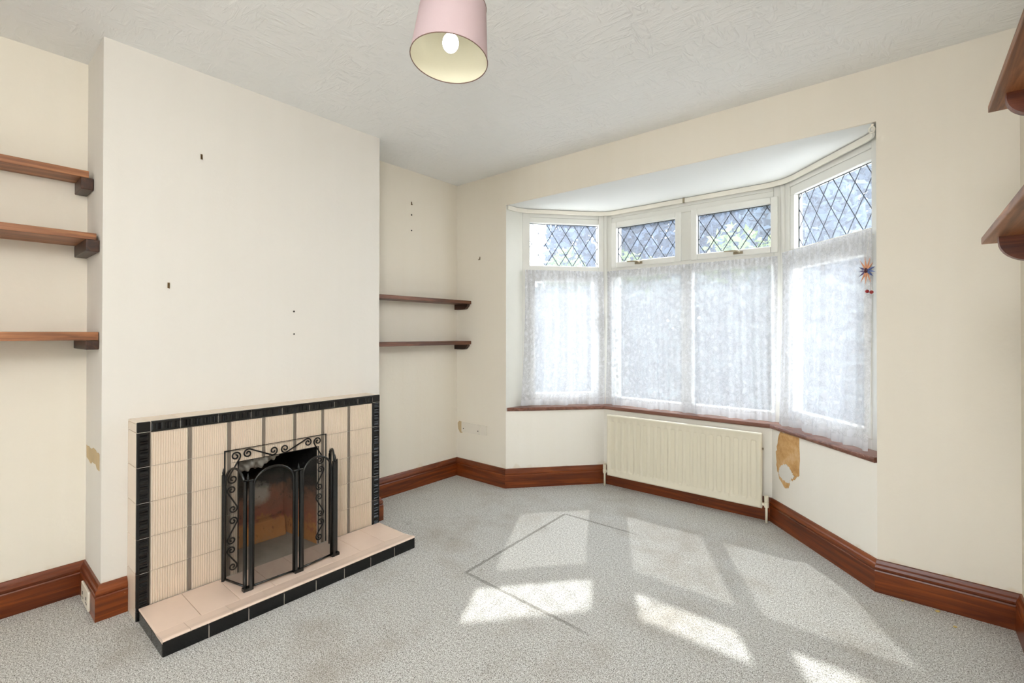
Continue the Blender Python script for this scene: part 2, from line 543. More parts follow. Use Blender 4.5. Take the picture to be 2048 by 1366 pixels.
class MB:
    def __init__(self):
        self.v, self.f, self.uv = [], [], None

    def add(self, vs, fs):
        b = len(self.v)
        self.v += [tuple(p) for p in vs]
        self.f += [tuple(i + b for i in f) for f in fs]
        return self

    def box(self, x0, y0, z0, x1, y1, z1):
        return self.add([(x0, y0, z0), (x1, y0, z0), (x1, y1, z0), (x0, y1, z0), (x0, y0, z1), (x1, y0, z1), (x1, y1, z1), (x0, y1, z1)],
                        [(0, 3, 2, 1), (4, 5, 6, 7), (0, 1, 5, 4), (1, 2, 6, 5), (2, 3, 7, 6), (3, 0, 4, 7)])

    def prism(self, poly, z0, z1):
        n = len(poly)
        a = sum(poly[i][0] * poly[(i + 1) % n][1] - poly[(i + 1) % n][0] * poly[i][1] for i in range(n))
        if a < 0:
            poly = poly[::-1]
        vs = [(p[0], p[1], z0) for p in poly] + [(p[0], p[1], z1) for p in poly]
        fs = [tuple(range(n - 1, -1, -1)), tuple(range(n, 2 * n))]
        fs += [(i, (i + 1) % n, n + (i + 1) % n, n + i) for i in range(n)]
        return self.add(vs, fs)

    def extrude(self, poly, vec):           # 3-D polygon pushed along vec
        n = len(poly)
        vec = Vector(vec)
        vs = [Vector(p) for p in poly] + [Vector(p) + vec for p in poly]
        nrm = Vector((0, 0, 0))
        for i in range(n):
            nrm += vs[i].cross(vs[(i + 1) % n])
        fl = nrm.dot(vec) > 0
        a, b = tuple(range(n)), tuple(range(n, 2 * n))
        if fl:
            fs = [a[::-1], b] + [(i, (i + 1) % n, n + (i + 1) % n, n + i) for i in range(n)]
        else:
            fs = [a, b[::-1]] + [(i, n + i, n + (i + 1) % n, (i + 1) % n) for i in range(n)]
        return self.add(vs, fs)

    def tube(self, path, r, n=8, closed=False):
        path = [Vector(p) for p in path]
        m = len(path)
        rr = r if isinstance(r, (list, tuple)) else [r] * m
        vs, fs = [], []
        prev = None
        for i, p in enumerate(path):
            a = path[(i - 1) % m] if (closed or i > 0) else path[i]
            b = path[(i + 1) % m] if (closed or i < m - 1) else path[i]
            t = (b - a).normalized()
            if prev is None:
                s = Vector((0, 0, 1)) if abs(t.z) < 0.9 else Vector((1, 0, 0))
                u = t.cross(s).normalized()
            else:
                u = (prev - t * prev.dot(t)).normalized()
            prev = u
            w = t.cross(u)
            for k in range(n):
                an = 2 * math.pi * k / n
                vs.append(p + (u * math.cos(an) + w * math.sin(an)) * rr[i])
        rng_ = m if closed else m - 1
        for i in range(rng_):
            j = (i + 1) % m
            for k in range(n):
                k2 = (k + 1) % n
                fs.append((i * n + k, i * n + k2, j * n + k2, j * n + k))
        if not closed:
            fs.append(tuple(range(n - 1, -1, -1)))
            fs.append(tuple((m - 1) * n + k for k in range(n)))
        return self.add(vs, fs)

    def lathe(self, prof, c, n=24, axis=(0, 0, 1)):
        ax = Vector(axis).normalized()
        s = Vector((1, 0, 0)) if abs(ax.x) < 0.9 else Vector((0, 1, 0))
        u = ax.cross(s).normalized()
        w = ax.cross(u)
        c = Vector(c)
        vs, fs = [], []
        for r, h in prof:
            for k in range(n):
                a = 2 * math.pi * k / n
                vs.append(c + ax * h + (u * math.cos(a) + w * math.sin(a)) * max(r, 1e-5))
        for i in range(len(prof) - 1):
            for k in range(n):
                k2 = (k + 1) % n
                fs.append((i * n + k, i * n + k2, (i + 1) * n + k2, (i + 1) * n + k))
        return self.add(vs, fs)

    def grid(self, nu, nv, fn, uvfn=None):
        b = len(self.v)
        for i in range(nu + 1):
            for j in range(nv + 1):
                self.v.append(tuple(fn(i / nu, j / nv)))
        if uvfn:
            self.uv = self.uv or []
            for i in range(nu + 1):
                for j in range(nv + 1):
                    self.uv.append(uvfn(i / nu, j / nv))
        for i in range(nu):
            for j in range(nv):
                a = b + i * (nv + 1) + j
                self.f.append((a, a + nv + 1, a + nv + 2, a + 1))
        return self

    def mesh(self, name, mat, M=None, smooth=False):
        me = bpy.data.meshes.new(name)
        vs = self.v
        if M is not None:
            Mi = M.inverted()
            vs = [tuple(Mi @ Vector(p)) for p in vs]
        me.from_pydata(vs, [], self.f)
        if self.uv:
            ul = me.uv_layers.new(name='UVMap')
            for lp in me.loops:
                ul.data[lp.index].uv = self.uv[lp.vertex_index]
        if smooth:
            me.polygons.foreach_set('use_smooth', [True] * len(me.polygons))
        me.materials.append(MAT[mat] if isinstance(mat, str) else mat)
        me.validate()
        me.update()
        return me

    def build(self, name, mat, parent=None, smooth=False, bevel=0.0, local=False, **kw):
        M = MW[parent] if (parent is not None and not local) else None
        me = self.mesh(name, mat, M, smooth)
        o = bpy.data.objects.new(name, me)
        C.objects.link(o)
        if parent is not None:
            o.parent = parent
            MW[o] = MW[parent]
        else:
            MW[o] = Matrix.Identity(4)
        if bevel:
            b = o.modifiers.new('bevel', 'BEVEL')
            b.width = bevel
            b.segments = 2
            b.limit_method = 'ANGLE'
        return tag(o, **kw)


def place(name, me, parent, loc):
    o = bpy.data.objects.new(name, me)
    C.objects.link(o)
    o.parent = parent
    o.location = loc
    MW[o] = MW[parent] @ Matrix.Translation(Vector(loc))
    return o


def offset(poly, d):
    """push an open polyline to its left by d, with mitred corners"""
    out = []
    n = len(poly)
    P = [Vector((p[0], p[1])) for p in poly]
    for i in range(n):
        ns = []
        if i > 0:
            e = (P[i] - P[i - 1]).normalized()
            ns.append(Vector((-e.y, e.x)))
        if i < n - 1:
            e = (P[i + 1] - P[i]).normalized()
            ns.append(Vector((-e.y, e.x)))
        if len(ns) == 1:
            out.append(tuple(P[i] + ns[0] * d))
        else:
            m = (ns[0] + ns[1]).normalized()
            out.append(tuple(P[i] + m * (d / m.dot(ns[0]))))
    return out


S = dict(kind='structure')

# ------------------------------------------------------------------ room shell
MB().prism([(-0.15, YB - 0.1), (W + 0.15, YB - 0.1), (W + 0.15, YW), (2.9, YW + 0.12), (2.36, 3.5), (0.9, 3.5), (0.42, YW + 0.12), (-0.15, YW)], -0.08, 0.0).build('floor', 'carpet', label='grey flecked carpet with worn soil marks', **S)
MB().box(-0.15, YB - 0.1, H, W + 0.15, YW + 0.012, H + 0.1).build('ceiling', 'ceiling', label='white textured ceiling', **S)
MB().box(-0.15, YB - 0.1, 0, 0.0, YW + 0.15, H).build('wall_left', 'wall', **S)
MB().box(W, YB - 0.1, 0, W + 0.15, YW + 0.15, H).build('wall_right', 'wall', **S)
# front wall with the bay opening
m = MB()
m.box(0.0, YW, 0, BAY[0][0], YW + 0.14, H)
m.box(BAY[3][0], YW, 0, W, YW + 0.14, H)
m.box(BAY[0][0], YW, ZS, BAY[3][0], YW + 0.012, H)
m.build('wall_front', 'wall', **S)
# back wall (behind the camera) with a window added for fill daylight
BX0, BX1, BZ0, BZ1 = 2.1, 3.1, 0.16, 2.3
m = MB()
m.box(0, YB - 0.1, 0, BX0, YB, H)
m.box(BX1, YB - 0.1, 0, W, YB, H)
m.box(BX0, YB - 0.1, 0, BX1, YB, BZ0)
m.box(BX0, YB - 0.1, BZ1, BX1, YB, H)
m.build('wall_back', 'wall', **S)
bw = root('window_4', (BX0, YB - 0.06, BZ0), **S)
m = MB()
fwid = 0.06
m.box(BX0, YB - 0.08, BZ0, BX0 + fwid, YB - 0.02, BZ1)
m.box(BX1 - fwid, YB - 0.08, BZ0, BX1, YB - 0.02, BZ1)
m.box(BX0 + fwid, YB - 0.08, BZ0, BX1 - fwid, YB - 0.02, BZ0 + fwid)
m.box(BX0 + fwid, YB - 0.08, BZ1 - fwid, BX1 - fwid, YB - 0.02, BZ1)
xm = (BX0 + BX1) / 2
m.box(xm - 0.03, YB - 0.08, BZ0 + fwid, xm + 0.03, YB - 0.02, BZ1 - fwid)
m.build('frame', 'upvc', bw)
for a, b in ((BX0 + fwid, xm - 0.03), (xm + 0.03, BX1 - fwid)):
    MB().box(a, YB - 0.055, BZ0 + fwid, b, YB - 0.049, BZ1 - fwid).build('glass_pane', 'glass', bw)

# chimney breast with the fire opening
OY0, OY1, OZ1 = 0.887, 1.277, 0.570
m = MB()
m.box(0.0, Y0, 0, CB, OY0, H)
m.box(0.0, OY1, 0, CB, Y1, H)
m.box(0.0, OY0, OZ1 + 0.03, CB, OY1, H)
m.build('wall_chimney_breast', 'breast', **S)

# bay: low walls, soffit, reveals, sill
BO = offset(BAY, 0.20)
names = ['wall_bay_left', 'wall_bay_centre', 'wall_bay_right']
for i in range(3):
    o = MB().prism([BAY[i], BAY[i + 1], BO[i + 1], BO[i]], 0, 0.58).build(names[i], 'bay', **S)
    names[i] = o
BS = offset(BAY, 0.22)
MB().prism([(BAY[0][0], YW + 0.012), (BAY[3][0], YW + 0.012), (BAY[3][0] + 0.02, YW + 0.14), BS[3], BS[2], BS[1], BS[0], (BAY[0][0] - 0.02, YW + 0.14)], ZS, H + 0.1).build('ceiling_bay', 'soffit', label='white bay soffit', **S)
MB().prism([BAY[0], WIN[0], (0.44, 3.02), (0.42, YW + 0.02)], 0.58, ZS).build('trim_1', 'jamb', label='white plastered reveal beside the left bay window', **S)
MB().prism([BAY[3], (2.92, YW + 0.02), (2.90, 2.98), WIN[3]], 0.58, ZS).build('trim_2', 'jamb', label='white plastered reveal beside the right bay window', **S)
# window board with a rounded nosing: one length for each side of the bay
SI, SO = offset(BAY, -0.022), offset(BAY, 0.19)
SI[0] = (BAY[0][0] + 0.012, YW + 0.004)
SI[3] = (BAY[3][0] - 0.012, YW + 0.004)
SI_in = offset(BAY, -0.008)
SI_in[0] = (BAY[0][0] + 0.006, YW + 0.006)
SI_in[3] = (BAY[3][0] - 0.006, YW + 0.006)
for i in range(3):
    m = MB()
    ring = []
    prof = [(0, 0.579), (0.55, 0.579), (0.85, 0.583), (1.0, 0.591), (0.85, 0.599), (0.55, SILL_Z), (0, SILL_Z)]
    for p_in, p_nose, p_out in ((SI_in[i], SI[i], SO[i]), (SI_in[i + 1], SI[i + 1], SO[i + 1])):
        sec = [(p_out[0], p_out[1], 0.579)]
        for k, z in prof[1:-1]:
            sec.append((p_in[0] + (p_nose[0] - p_in[0]) * k, p_in[1] + (p_nose[1] - p_in[1]) * k, z))
        sec.append((p_out[0], p_out[1], SILL_Z))
        ring.append(sec)
    n = len(ring[0])
    m.add(ring[0] + ring[1], [(k, (k + 1) % n, n + (k + 1) % n, n + k) for k in range(n)] + [tuple(range(n))[::-1], tuple(range(n, 2 * n))])
    m.build('trim_%d' % (3 + i), 'sill', label=['brown wooden window sill under the left bay window', 'brown wooden window sill above the radiator', 'brown wooden window sill under the right bay window'][i], **S)

# ------------------------------------------------------------------ skirting boards
PROF = [(0.0, 0.0), (0.021, 0.0), (0.021, 0.094), (0.0185, 0.099), (0.0165, 0.1), (0.0195, 0.103), (0.020, 0.112), (0.017, 0.122), (0.012, 0.128), (0.010, 0.134), (0.007, 0.141), (0.0, 0.143)]


def skirting(points, names_):
    offs = [offset(points, -d) for d, z in PROF]      # room lies to the right of the run
    n = len(PROF)
    for i in range(len(points) - 1):
        L = (Vector(points[i + 1]) - Vector(points[i])).length
        m = MB()
        m.uv = []
        for e in (i, i + 1):
            for k, (d, z) in enumerate(PROF):
                m.v.append((*offs[k][e], z))
                m.uv.append((i * 0.731 + (L if e > i else 0.0), z + d + 0.37 * i))
        m.f = [(k, n + k, n + k + 1, k + 1) for k in range(n - 1)] + [tuple(range(n)), tuple(range(n, 2 * n))[::-1]]
        m.build(names_[i], 'skirting', **S)


skirting([(0, YB), (0, Y0), (CB, Y0), (CB, 0.504)], ['baseboard_left', 'baseboard_breast_side', 'baseboard_breast'])
skirting([(CB, 1.661), (CB, Y1), (0, Y1), (0, YW), BAY[0], BAY[1], BAY[2], BAY[3], (W, YW), (W, YB), (0, YB)],
         ['baseboard_breast_end', 'baseboard_breast_far', 'baseboard_alcove', 'baseboard_front_left', 'baseboard_bay_left', 'baseboard_bay_centre',
          'baseboard_bay_right', 'baseboard_front_right', 'baseboard_right', 'baseboard_back'])

# ------------------------------------------------------------------ bay windows


def rect_frame(m, u0, z0, u1, z1, t_, w0, w1, tb=None):
    tb = tb or t_
    m.box(u0, w0, z0, u0 + t_, w1, z1)
    m.box(u1 - t_, w0, z0, u1, w1, z1)
    m.box(u0 + t_, w0, z0, u1 - t_, w1, z0 + tb)
    m.box(u0 + t_, w0, z1 - t_, u1 - t_, w1, z1)


def seal_frame(parent, u0, z0, u1, z1, w):
    m = MB()
    rect_frame(m, u0, z0, u1, z1, 0.005, w, w + 0.004)
    m.build('glazing_seal', 'seal', parent, local=True)


def leaded(parent, u0, z0, u1, z1, w, pu=0.112, slope=1.55, ph=0.0):
    """pane plus crossing lead strips, each strip its own piece"""
    pane = MB().box(u0, w, z0, u1, w + 0.006, z1).build('glass_pane', 'glass', parent, local=True)
    holder = pane if MW.get(parent) is not None and parent.type == 'EMPTY' else parent
    for sg in (1, -1):
        k0 = -40
        for k in range(k0, 60):
            uc = u0 + ph + k * pu            # where the line crosses z0
            pts = []
            # z = z0 + sg*slope*(u-uc)
            for z in (z0, z1):
                u = uc + sg * (z - z0) / slope
                if u0 <= u <= u1:
                    pts.append((u, z))
            for u in (u0, u1):
                z = z0 + sg * slope * (u - uc)
                if z0 < z < z1:
                    pts.append((u, z))
            if len(pts) < 2:
                continue
            a, b = Vector(pts[0]), Vector(pts[1])
            d = (b - a)
            if d.length < 0.03:
                continue
            nn = Vector((-d.y, d.x)).normalized() * 0.0028
            poly = [(a + nn), (b + nn), (b - nn), (a - nn)]
            MB().extrude([(p.x, w - 0.0005, p.y) for p in poly], (0, -0.0022, 0)).build('lead_strip', 'lead', holder, local=True)


def win_root(i, n_):
    a, b = WIN[i], WIN[i + 1]
    L = math.hypot(b[0] - a[0], b[1] - a[1])
    rz = math.atan2(b[1] - a[1], b[0] - a[0])
    return root('window_%d' % n_, (a[0], a[1], 0), rz, **S), L


ZT = ZS
# left facet
w1, L1_ = win_root(0, 1)
m = MB()
rect_frame(m, 0, SILL_Z - 0.01, L1_, ZT, 0.058, 0.0, 0.07, 0.07)
m.box(0.058, 0.0, 1.625, L1_ - 0.058, 0.07, 1.708)
m.box(0.058, 0.006, 2.05, L1_ - 0.058, 0.06, ZT - 0.058)
m.build('frame', 'upvc', w1, local=True, bevel=0.004)
leaded(w1, 0.060, 1.71, L1_ - 0.052, 2.045, 0.035, ph=0.02)
seal_frame(w1, 0.060, 1.708, L1_ - 0.055, 2.046, 0.030)
m = MB()
rect_frame(m, 0.056, SILL_Z + 0.05, L1_ - 0.056, 1.63, 0.045, -0.008, 0.05)
sl = m.build('casement', 'upvc', w1, local=True, bevel=0.004)
MB().box(0.10, 0.03, SILL_Z + 0.094, L1_ - 0.10, 0.036, 1.586).build('glass_pane', 'glass', sl, local=True)
MB().box(L1_ - 0.085, -0.03, 1.19, L1_ - 0.070, -0.008, 1.30).build('casement_handle', 'bronze', sl, local=True, bevel=0.003)

# centre facet
w2, L2_ = win_root(1, 2)
x0 = WIN[1][0]
m = MB()
rect_frame(m, 0, SILL_Z - 0.01, L2_, ZT, 0.055, 0.0, 0.07, 0.07)
m.box(0.055, 0.0, 2.05, L2_ - 0.055, 0.07, ZT - 0.055)
m.box(0.055, 0.0, 1.62, L2_ - 0.055, 0.07, 1.70)
m.box(1.620 - x0, 0.0, SILL_Z + 0.06, 1.694 - x0, 0.07, 1.62)
m.box(1.620 - x0, 0.0, 1.70, 1.694 - x0, 0.07, 2.05)
m.build('frame', 'upvc', w2, local=True, bevel=0.004)
for gx0, gx1, hx in ((1.067, 1.622, 1.30), (1.694, 2.246, 2.01)):
    a, b = gx0 - x0, gx1 - x0
    m = MB()
    rect_frame(m, a, 1.694, b, 2.056, 0.042, -0.018, 0.045)
    sh = m.build('opening_sash', 'upvc', w2, local=True, bevel=0.005)
    leaded(sh, a + 0.042, 1.738, b - 0.036, 2.014, 0.02, ph=0.05)
    seal_frame(sh, a + 0.042, 1.736, b - 0.042, 2.014, 0.014)
    hxl = hx - x0
    m = MB()
    m.box(hxl - 0.028, -0.030, 1.706, hxl + 0.030, -0.018, 1.722)
    m.tube([(hxl + 0.01, -0.028, 1.716), (hxl + 0.0, -0.044, 1.724), (hxl - 0.03, -0.046, 1.727), (hxl - 0.085, -0.042, 1.729)], [0.006, 0.006, 0.0055, 0.004], 8)
    m.build('sash_handle', 'bronze', sh, local=True, smooth=False)
for a, b in ((0.055, 1.62 - x0), (1.694 - x0, L2_ - 0.055)):
    MB().box(a, 0.035, SILL_Z + 0.06, b, 0.041, 1.62).build('glass_pane', 'glass', w2, local=True)

# right facet
w3, L3_ = win_root(2, 3)
m = MB()
rect_frame(m, 0, SILL_Z - 0.01, L3_, ZT, 0.06, 0.0, 0.07, 0.07)
m.box(0.06, 0.0, 1.61, L3_ - 0.06, 0.07, 1.698)
m.box(0.06, 0.006, 2.036, L3_ - 0.06, 0.06, ZT - 0.06)
m.box(0.06, 0.004, 1.698, 0.098, 0.06, 2.036)
m.build('frame', 'upvc', w3, local=True, bevel=0.004)
leaded(w3, 0.098, 1.70, L3_ - 0.056, 2.036, 0.04, pu=0.116, ph=0.04)
seal_frame(w3, 0.098, 1.698, L3_ - 0.058, 2.038, 0.034)
m = MB()
rect_frame(m, 0.056, SILL_Z + 0.05, L3_ - 0.056, 1.615, 0.045, -0.008, 0.05)
sr = m.build('casement', 'upvc', w3, local=True, bevel=0.004)
MB().box(0.10, 0.03, SILL_Z + 0.094, L3_ - 0.10, 0.036, 1.571).build('glass_pane', 'glass', sr, local=True)

# corner posts where the three windows meet
for i, nm in ((1, 'trim_6'), (2, 'trim_7')):
    p = WIN[i]
    m = MB()
    m.lathe([(0.0, SILL_Z - 0.01), (0.016, SILL_Z - 0.01), (0.016, ZT), (0.0, ZT)], (p[0], p[1] - 0.002, 0), 14)
    m.prism([(p[0] - 0.05, p[1] + 0.02), (p[0] + 0.05, p[1] + 0.02), (p[0] + 0.09, p[1] + 0.1), (p[0] - 0.09, p[1] + 0.1)], SILL_Z - 0.01, ZT)
    m.build(nm, 'upvc', smooth=False, label='white corner post between two bay windows', **S)

# ------------------------------------------------------------------ fireplace
FX = 0.460           # tiled face
fp = root('fireplace', (0.40, 1.0825, 0), label='beige ribbed tile fireplace with black tile border and low hearth', cat='fireplace')
FYL, FYR, FZT = 0.505, 1.660, 0.808
m = MB()
m.box(CB, FYL + 0.006, 0, FX, OY0, FZT - 0.008)
m.box(CB, OY1, 0, FX, FYR - 0.006, FZT - 0.008)
m.box(CB, OY0, OZ1, FX, OY1, FZT - 0.008)
m.build('surround_core', 'grout', fp)

tile_cache = {}


def ribbed_tile(y0, z0, y1, z1):
    g = 0.0011
    w_, h_ = y1 - y0 - 2 * g, z1 - z0 - 2 * g
    if w_ < 0.006 or h_ < 0.006:
        return
    key = (round(w_, 4), round(h_, 4))
    if key not in tile_cache:
        n = max(2, round(w_ / 0.0086))
        mm = MB()
        sec = [(0.0, 0.0)]
        for k in range(n):
            c = w_ * (k + 0.5) / n
            hw = w_ / n / 2
            sec += [(c - hw * 0.72, 0.004), (c - hw * 0.42, 0.0064), (c + hw * 0.42, 0.0064), (c + hw * 0.72, 0.004)]
            if k < n - 1:
                sec.append((c + hw, 0.0028))
        sec.append((w_, 0.0))
        q = len(sec)
        vs = [(x, y, 0) for y, x in sec] + [(x, y, h_) for y, x in sec]
        fs = [(k, k + 1, q + k + 1, q + k) for k in range(q - 1)] + [tuple(range(q))[::-1], tuple(range(q, 2 * q))]
        mm.add(vs, fs)
        tile_cache[key] = mm.mesh('ribbed_tile', 'beige')
    place('ribbed_tile', tile_cache[key], fp, Vector((FX, y0 + g, z0 + g)) - Vector(fp.location))


def flat_tile(name, mat, x0, y0, z0, x1, y1, z1, parent=None, bevel=0.0015):
    return MB().box(x0, y0, z0, x1, y1, z1).build(name, mat, parent or fp, bevel=bevel)


cols = [(0.552, 0.686), (0.700, 0.843), (0.857, 0.996), (1.010, 1.149), (1.163, 1.300), (1.314, 1.455), (1.469, 1.613)]
rows = [(0.050, 0.188), (0.188, 0.330), (0.330, 0.475), (0.475, 0.622), (0.622, 0.762)]


def clip_rects(y0, z0, y1, z1):
    out = []
    if z0 >= OZ1 or y1 <= OY0 or y0 >= OY1:
        return [(y0, z0, y1, z1)]
    if z1 > OZ1:
        out.append((y0, OZ1, y1, z1))
        z1 = OZ1
    if y0 < OY0:
        out.append((y0, z0, OY0, z1))
    if y1 > OY1:
        out.append((OY1, z0, y1, z1))
    return out


for z0, z1 in rows:
    for y0, y1 in cols:
        for r in clip_rects(y0, z0, y1, z1):
            ribbed_tile(*r)
    for k in range(6):
        ya, yb = cols[k][1], cols[k + 1][0]
        for r in clip_rects(ya, z0, yb, z1):
            flat_tile('strip_tile', 'grey_strip', FX, r[0] + 0.0005, r[1] + 0.001, FX + 0.0045, r[2] - 0.0005, r[3] - 0.001)


def relief_tile(length, vertical):
    """black border tile: cushioned bands with pairs of fine ridges, rounded long edges"""
    wd = 0.0455
    g = 0.0010
    Lh = length - 2 * g
    ns = max(8, int(Lh / 0.0022))
    cross = [(0.0, 0.0), (0.0, 0.0075), (0.0015, 0.0105), (0.005, 0.012), (0.009, 0.012), (0.012, None), (0.036, None), (0.038, 0.0105), (0.042, 0.0095), (0.0455, 0.006), (0.0455, 0.0)]
    period = Lh / max(1, round(Lh / 0.036))
    mm = MB()
    q = len(cross)
    for i in range(ns + 1):
        s = Lh * i / ns
        ph = (s % period) / period
        if ph < 0.55:
            r = 0.0085 + 0.0042 * math.sin(math.pi * ph / 0.55)
        else:
            r = 0.0085 + 0.0030 * abs(math.sin(math.pi * (ph - 0.55) / 0.15))
        for a, h in cross:
            hh = r if h is None else h
            mm.v.append((hh, a, s) if vertical else (hh, s, wd - a))
    for i in range(ns):
        for k in range(q - 1):
            f = (i * q + k, i * q + k + 1, (i + 1) * q + k + 1, (i + 1) * q + k)
            mm.f.append(f if vertical else f[::-1])
    a, b = tuple(range(q)), tuple(ns * q + k for k in range(q))
    mm.f += [a[::-1], b]
    return mm


def mirror_y(mm, w_):
    mm.v = [(x, w_ - y, z) for x, y, z in mm.v]
    mm.f = [f[::-1] for f in mm.f]
    return mm


pj = [0.0, 0.038, 0.188, 0.330, 0.475, 0.622, 0.765]
BXF = FX + 0.001
for a, b in zip(pj[:-1], pj[1:]):
    me = relief_tile(b - a, True).mesh('border_tile', 'black')
    place('border_tile', me, fp, Vector((BXF, FYL, a + 0.001)) - Vector(fp.location))
    me = mirror_y(relief_tile(b - a, True), 0.0455).mesh('border_tile', 'black')
    place('border_tile', me, fp, Vector((BXF, FYR - 0.0455, a + 0.001)) - Vector(fp.location))
tj = [0.552, 0.656, 0.802, 0.943, 1.089, 1.231, 1.371, 1.516, 1.613]
for a, b in zip(tj[:-1], tj[1:]):
    me = relief_tile(b - a, False).mesh('border_tile', 'black')
    place('border_tile', me, fp, Vector((BXF, a + 0.001, FZT - 0.0455)) - Vector(fp.location))
m = MB()
m.box(FX, FYL + 0.002, 0.0, FX + 0.0085, FYL + 0.043, 0.8)
m.box(FX, FYR - 0.043, 0.0, FX + 0.0085, FYR - 0.002, 0.8)
m.box(FX, FYL + 0.043, 0.766, FX + 0.0085, FYR - 0.043, 0.805)
m.build('border_grout', 'grout', fp)
flat_tile('border_corner_tile', 'black', FX, FYL, 0.766, FX + 0.0125, 0.551, FZT, bevel=0.003)
flat_tile('border_corner_tile', 'black', FX, 1.614, 0.766, FX + 0.0125, FYR, FZT, bevel=0.003)
for a, b in zip(pj[:-1], pj[1:]):
    flat_tile('side_tile', 'beige', CB + 0.001, FYL, a + 0.0012, FX - 0.0005, FYL + 0.006, b - 0.0008)
    flat_tile('side_tile', 'beige', CB + 0.001, FYR - 0.006, a + 0.0012, FX - 0.0005, FYR, b - 0.0008)
flat_tile('side_tile', 'beige', CB + 0.001, FYL, 0.7662, FX - 0.0005, FYL + 0.006, 0.7995)
flat_tile('side_tile', 'beige', CB + 0.001, FYR - 0.006, 0.7662, FX - 0.0005, FYR, 0.7995)
tt = [FYL] + tj[1:-1] + [FYR]
for a, b in zip(tt[:-1], tt[1:]):
    flat_tile('top_tile', 'beige', CB + 0.001, a + 0.0008, FZT - 0.0078, FX - 0.0003, b - 0.0008, FZT - 0.0002)

# hearth
HX0, HX1, HYL, HYR = FX + 0.016, 0.801, 0.512, 1.655
hc = MB().box(HX0 - 0.003, HYL + 0.004, 0.0, HX1 + 0.0048, HYR - 0.004, 0.046).build('hearth_core', 'grout', fp)
hj = [HYL, 0.661, 0.805, 0.948, 1.092, 1.233, 1.379, 1.521, HYR]
for a, b in zip(hj[:-1], hj[1:]):
    flat_tile('hearth_front_tile', 'black', HX1, a + 0.0009, 0.0, HX1 + 0.006, b - 0.0009, 0.054, hc)
xb = 0.722
for a, b in zip(hj[:-1], hj[1:]):
    flat_tile('hearth_tile', 'hearth', HX0, a + 0.0006, 0.0462, xb - 0.0006, b - 0.0006, 0.0545, hc, 0.002)
hj2 = [HYL, 0.60, 0.745, 0.89, 1.035, 1.18, 1.325, 1.465, HYR]
for a, b in zip(hj2[:-1], hj2[1:]):
    sec = [(xb + 0.0006, 0.0462), (xb + 0.0006, 0.0545), (0.770, 0.0590), (0.798, 0.0635), (0.805, 0.0625), (0.8085, 0.059), (0.8075, 0.0555), (0.803, 0.0542), (0.800, 0.0462)]
    MB().extrude([(x, a + 0.0006, z) for x, z in sec], (0, b - a - 0.0012, 0)).build('hearth_nosing_tile', 'hearth', hc)
for ys, yt in ((HYL, HYL + 0.004), (HYR - 0.004, HYR)):
    for a, b in ((HX0, 0.665), (0.667, HX1 - 0.0005)):
        flat_tile('hearth_side_tile', 'black', a, ys, 0.0, b, yt, 0.0458, hc, 0.001)

# fire opening
m = MB()
bx_lo, bx_hi = 0.16, 0.26
ya, yb_ = 0.93, 1.235
V = [(FX, OY0, 0.0), (FX, OY1, 0.0), (bx_lo, yb_, 0.0), (bx_lo, ya, 0.0), (FX, OY0, OZ1), (FX, OY1, OZ1), (bx_hi, yb_, 0.60), (bx_hi, ya, 0.60), (bx_lo, yb_, 0.36), (bx_lo, ya, 0.36)]
m.add(V, [(3, 2, 8, 9), (9, 8, 6, 7), (0, 3, 9, 7, 4), (2, 1, 5, 6, 8), (4, 7, 6, 5)])
m.build('firebox', 'firebox', fp)
MB().add([(FX + 0.014, OY0, 0.0525), (FX + 0.014, OY1, 0.0525), (0.17, 1.235, 0.058), (0.17, 0.93, 0.058), (FX + 0.014, OY0, 0), (FX + 0.014, OY1, 0), (0.17, 1.235, 0), (0.17, 0.93, 0)],
         [(0, 1, 2, 3), (4, 7, 6, 5), (0, 4, 5, 1), (1, 5, 6, 2), (2, 6, 7, 3), (3, 7, 4, 0)]).build('ash_bed', 'ash', fp)
# fireclay ledge at the back of the fire
m = MB()
m.add([(0.165, 0.932, 0.055), (0.165, 1.233, 0.055), (0.23, 1.225, 0.055), (0.23, 0.94, 0.055), (0.165, 0.932, 0.165), (0.165, 1.233, 0.165), (0.205, 1.225, 0.155), (0.205, 0.94, 0.155)],
      [(0, 1, 2, 3), (7, 6, 5, 4), (3, 2, 6, 7), (0, 3, 7, 4), (2, 1, 5, 6), (1, 0, 4, 5)])
m.build('fireclay_ledge', 'firebox', fp, bevel=0.008)
# wrought iron trim round the opening
ir = MB()
IX = FX + 0.013
IYL, IYR, IZT, IZB = 0.828, 1.320, 0.630, 0.058
ir.tube([(IX, IYL, IZB), (IX, IYL, IZT), (IX, IYR, IZT), (IX, IYR, IZB)], 0.0042, 6)
ir.tube([(IX, OY0 - 0.001, IZB), (IX, OY0 - 0.001, OZ1 + 0.001), (IX, OY1 + 0.001, OZ1 + 0.001), (IX, OY1 + 0.001, IZB)], 0.0026, 6)
irf = ir.build('iron_trim', 'iron', fp, smooth=True)


def spiral(c, r, th, sgn, turns=1.35, n=26):
    out = []
    for k in range(n + 1):
        f = k / n
        a = th + sgn * 2 * math.pi * turns * f
        rr = r * (1 - 0.78 * f)
        out.append((c[0] + rr * math.cos(a), c[1] + rr * math.sin(a)))
    return out


def s_scroll(c1, c2, r, flip=1):
    d = Vector((c2[0] - c1[0], c2[1] - c1[1]))
    phi = math.atan2(d.y, d.x)
    be = flip * math.acos(min(0.99, 2 * r / d.length))
    s1 = spiral(c1, r, phi + be, flip)[::-1]
    s2 = spiral(c2, r, phi + math.pi + be, flip)
    pts = s1 + s2
    MB().tube([(IX, y, z) for y, z in pts], 0.0035, 5).build('scroll', 'iron', irf, smooth=True)


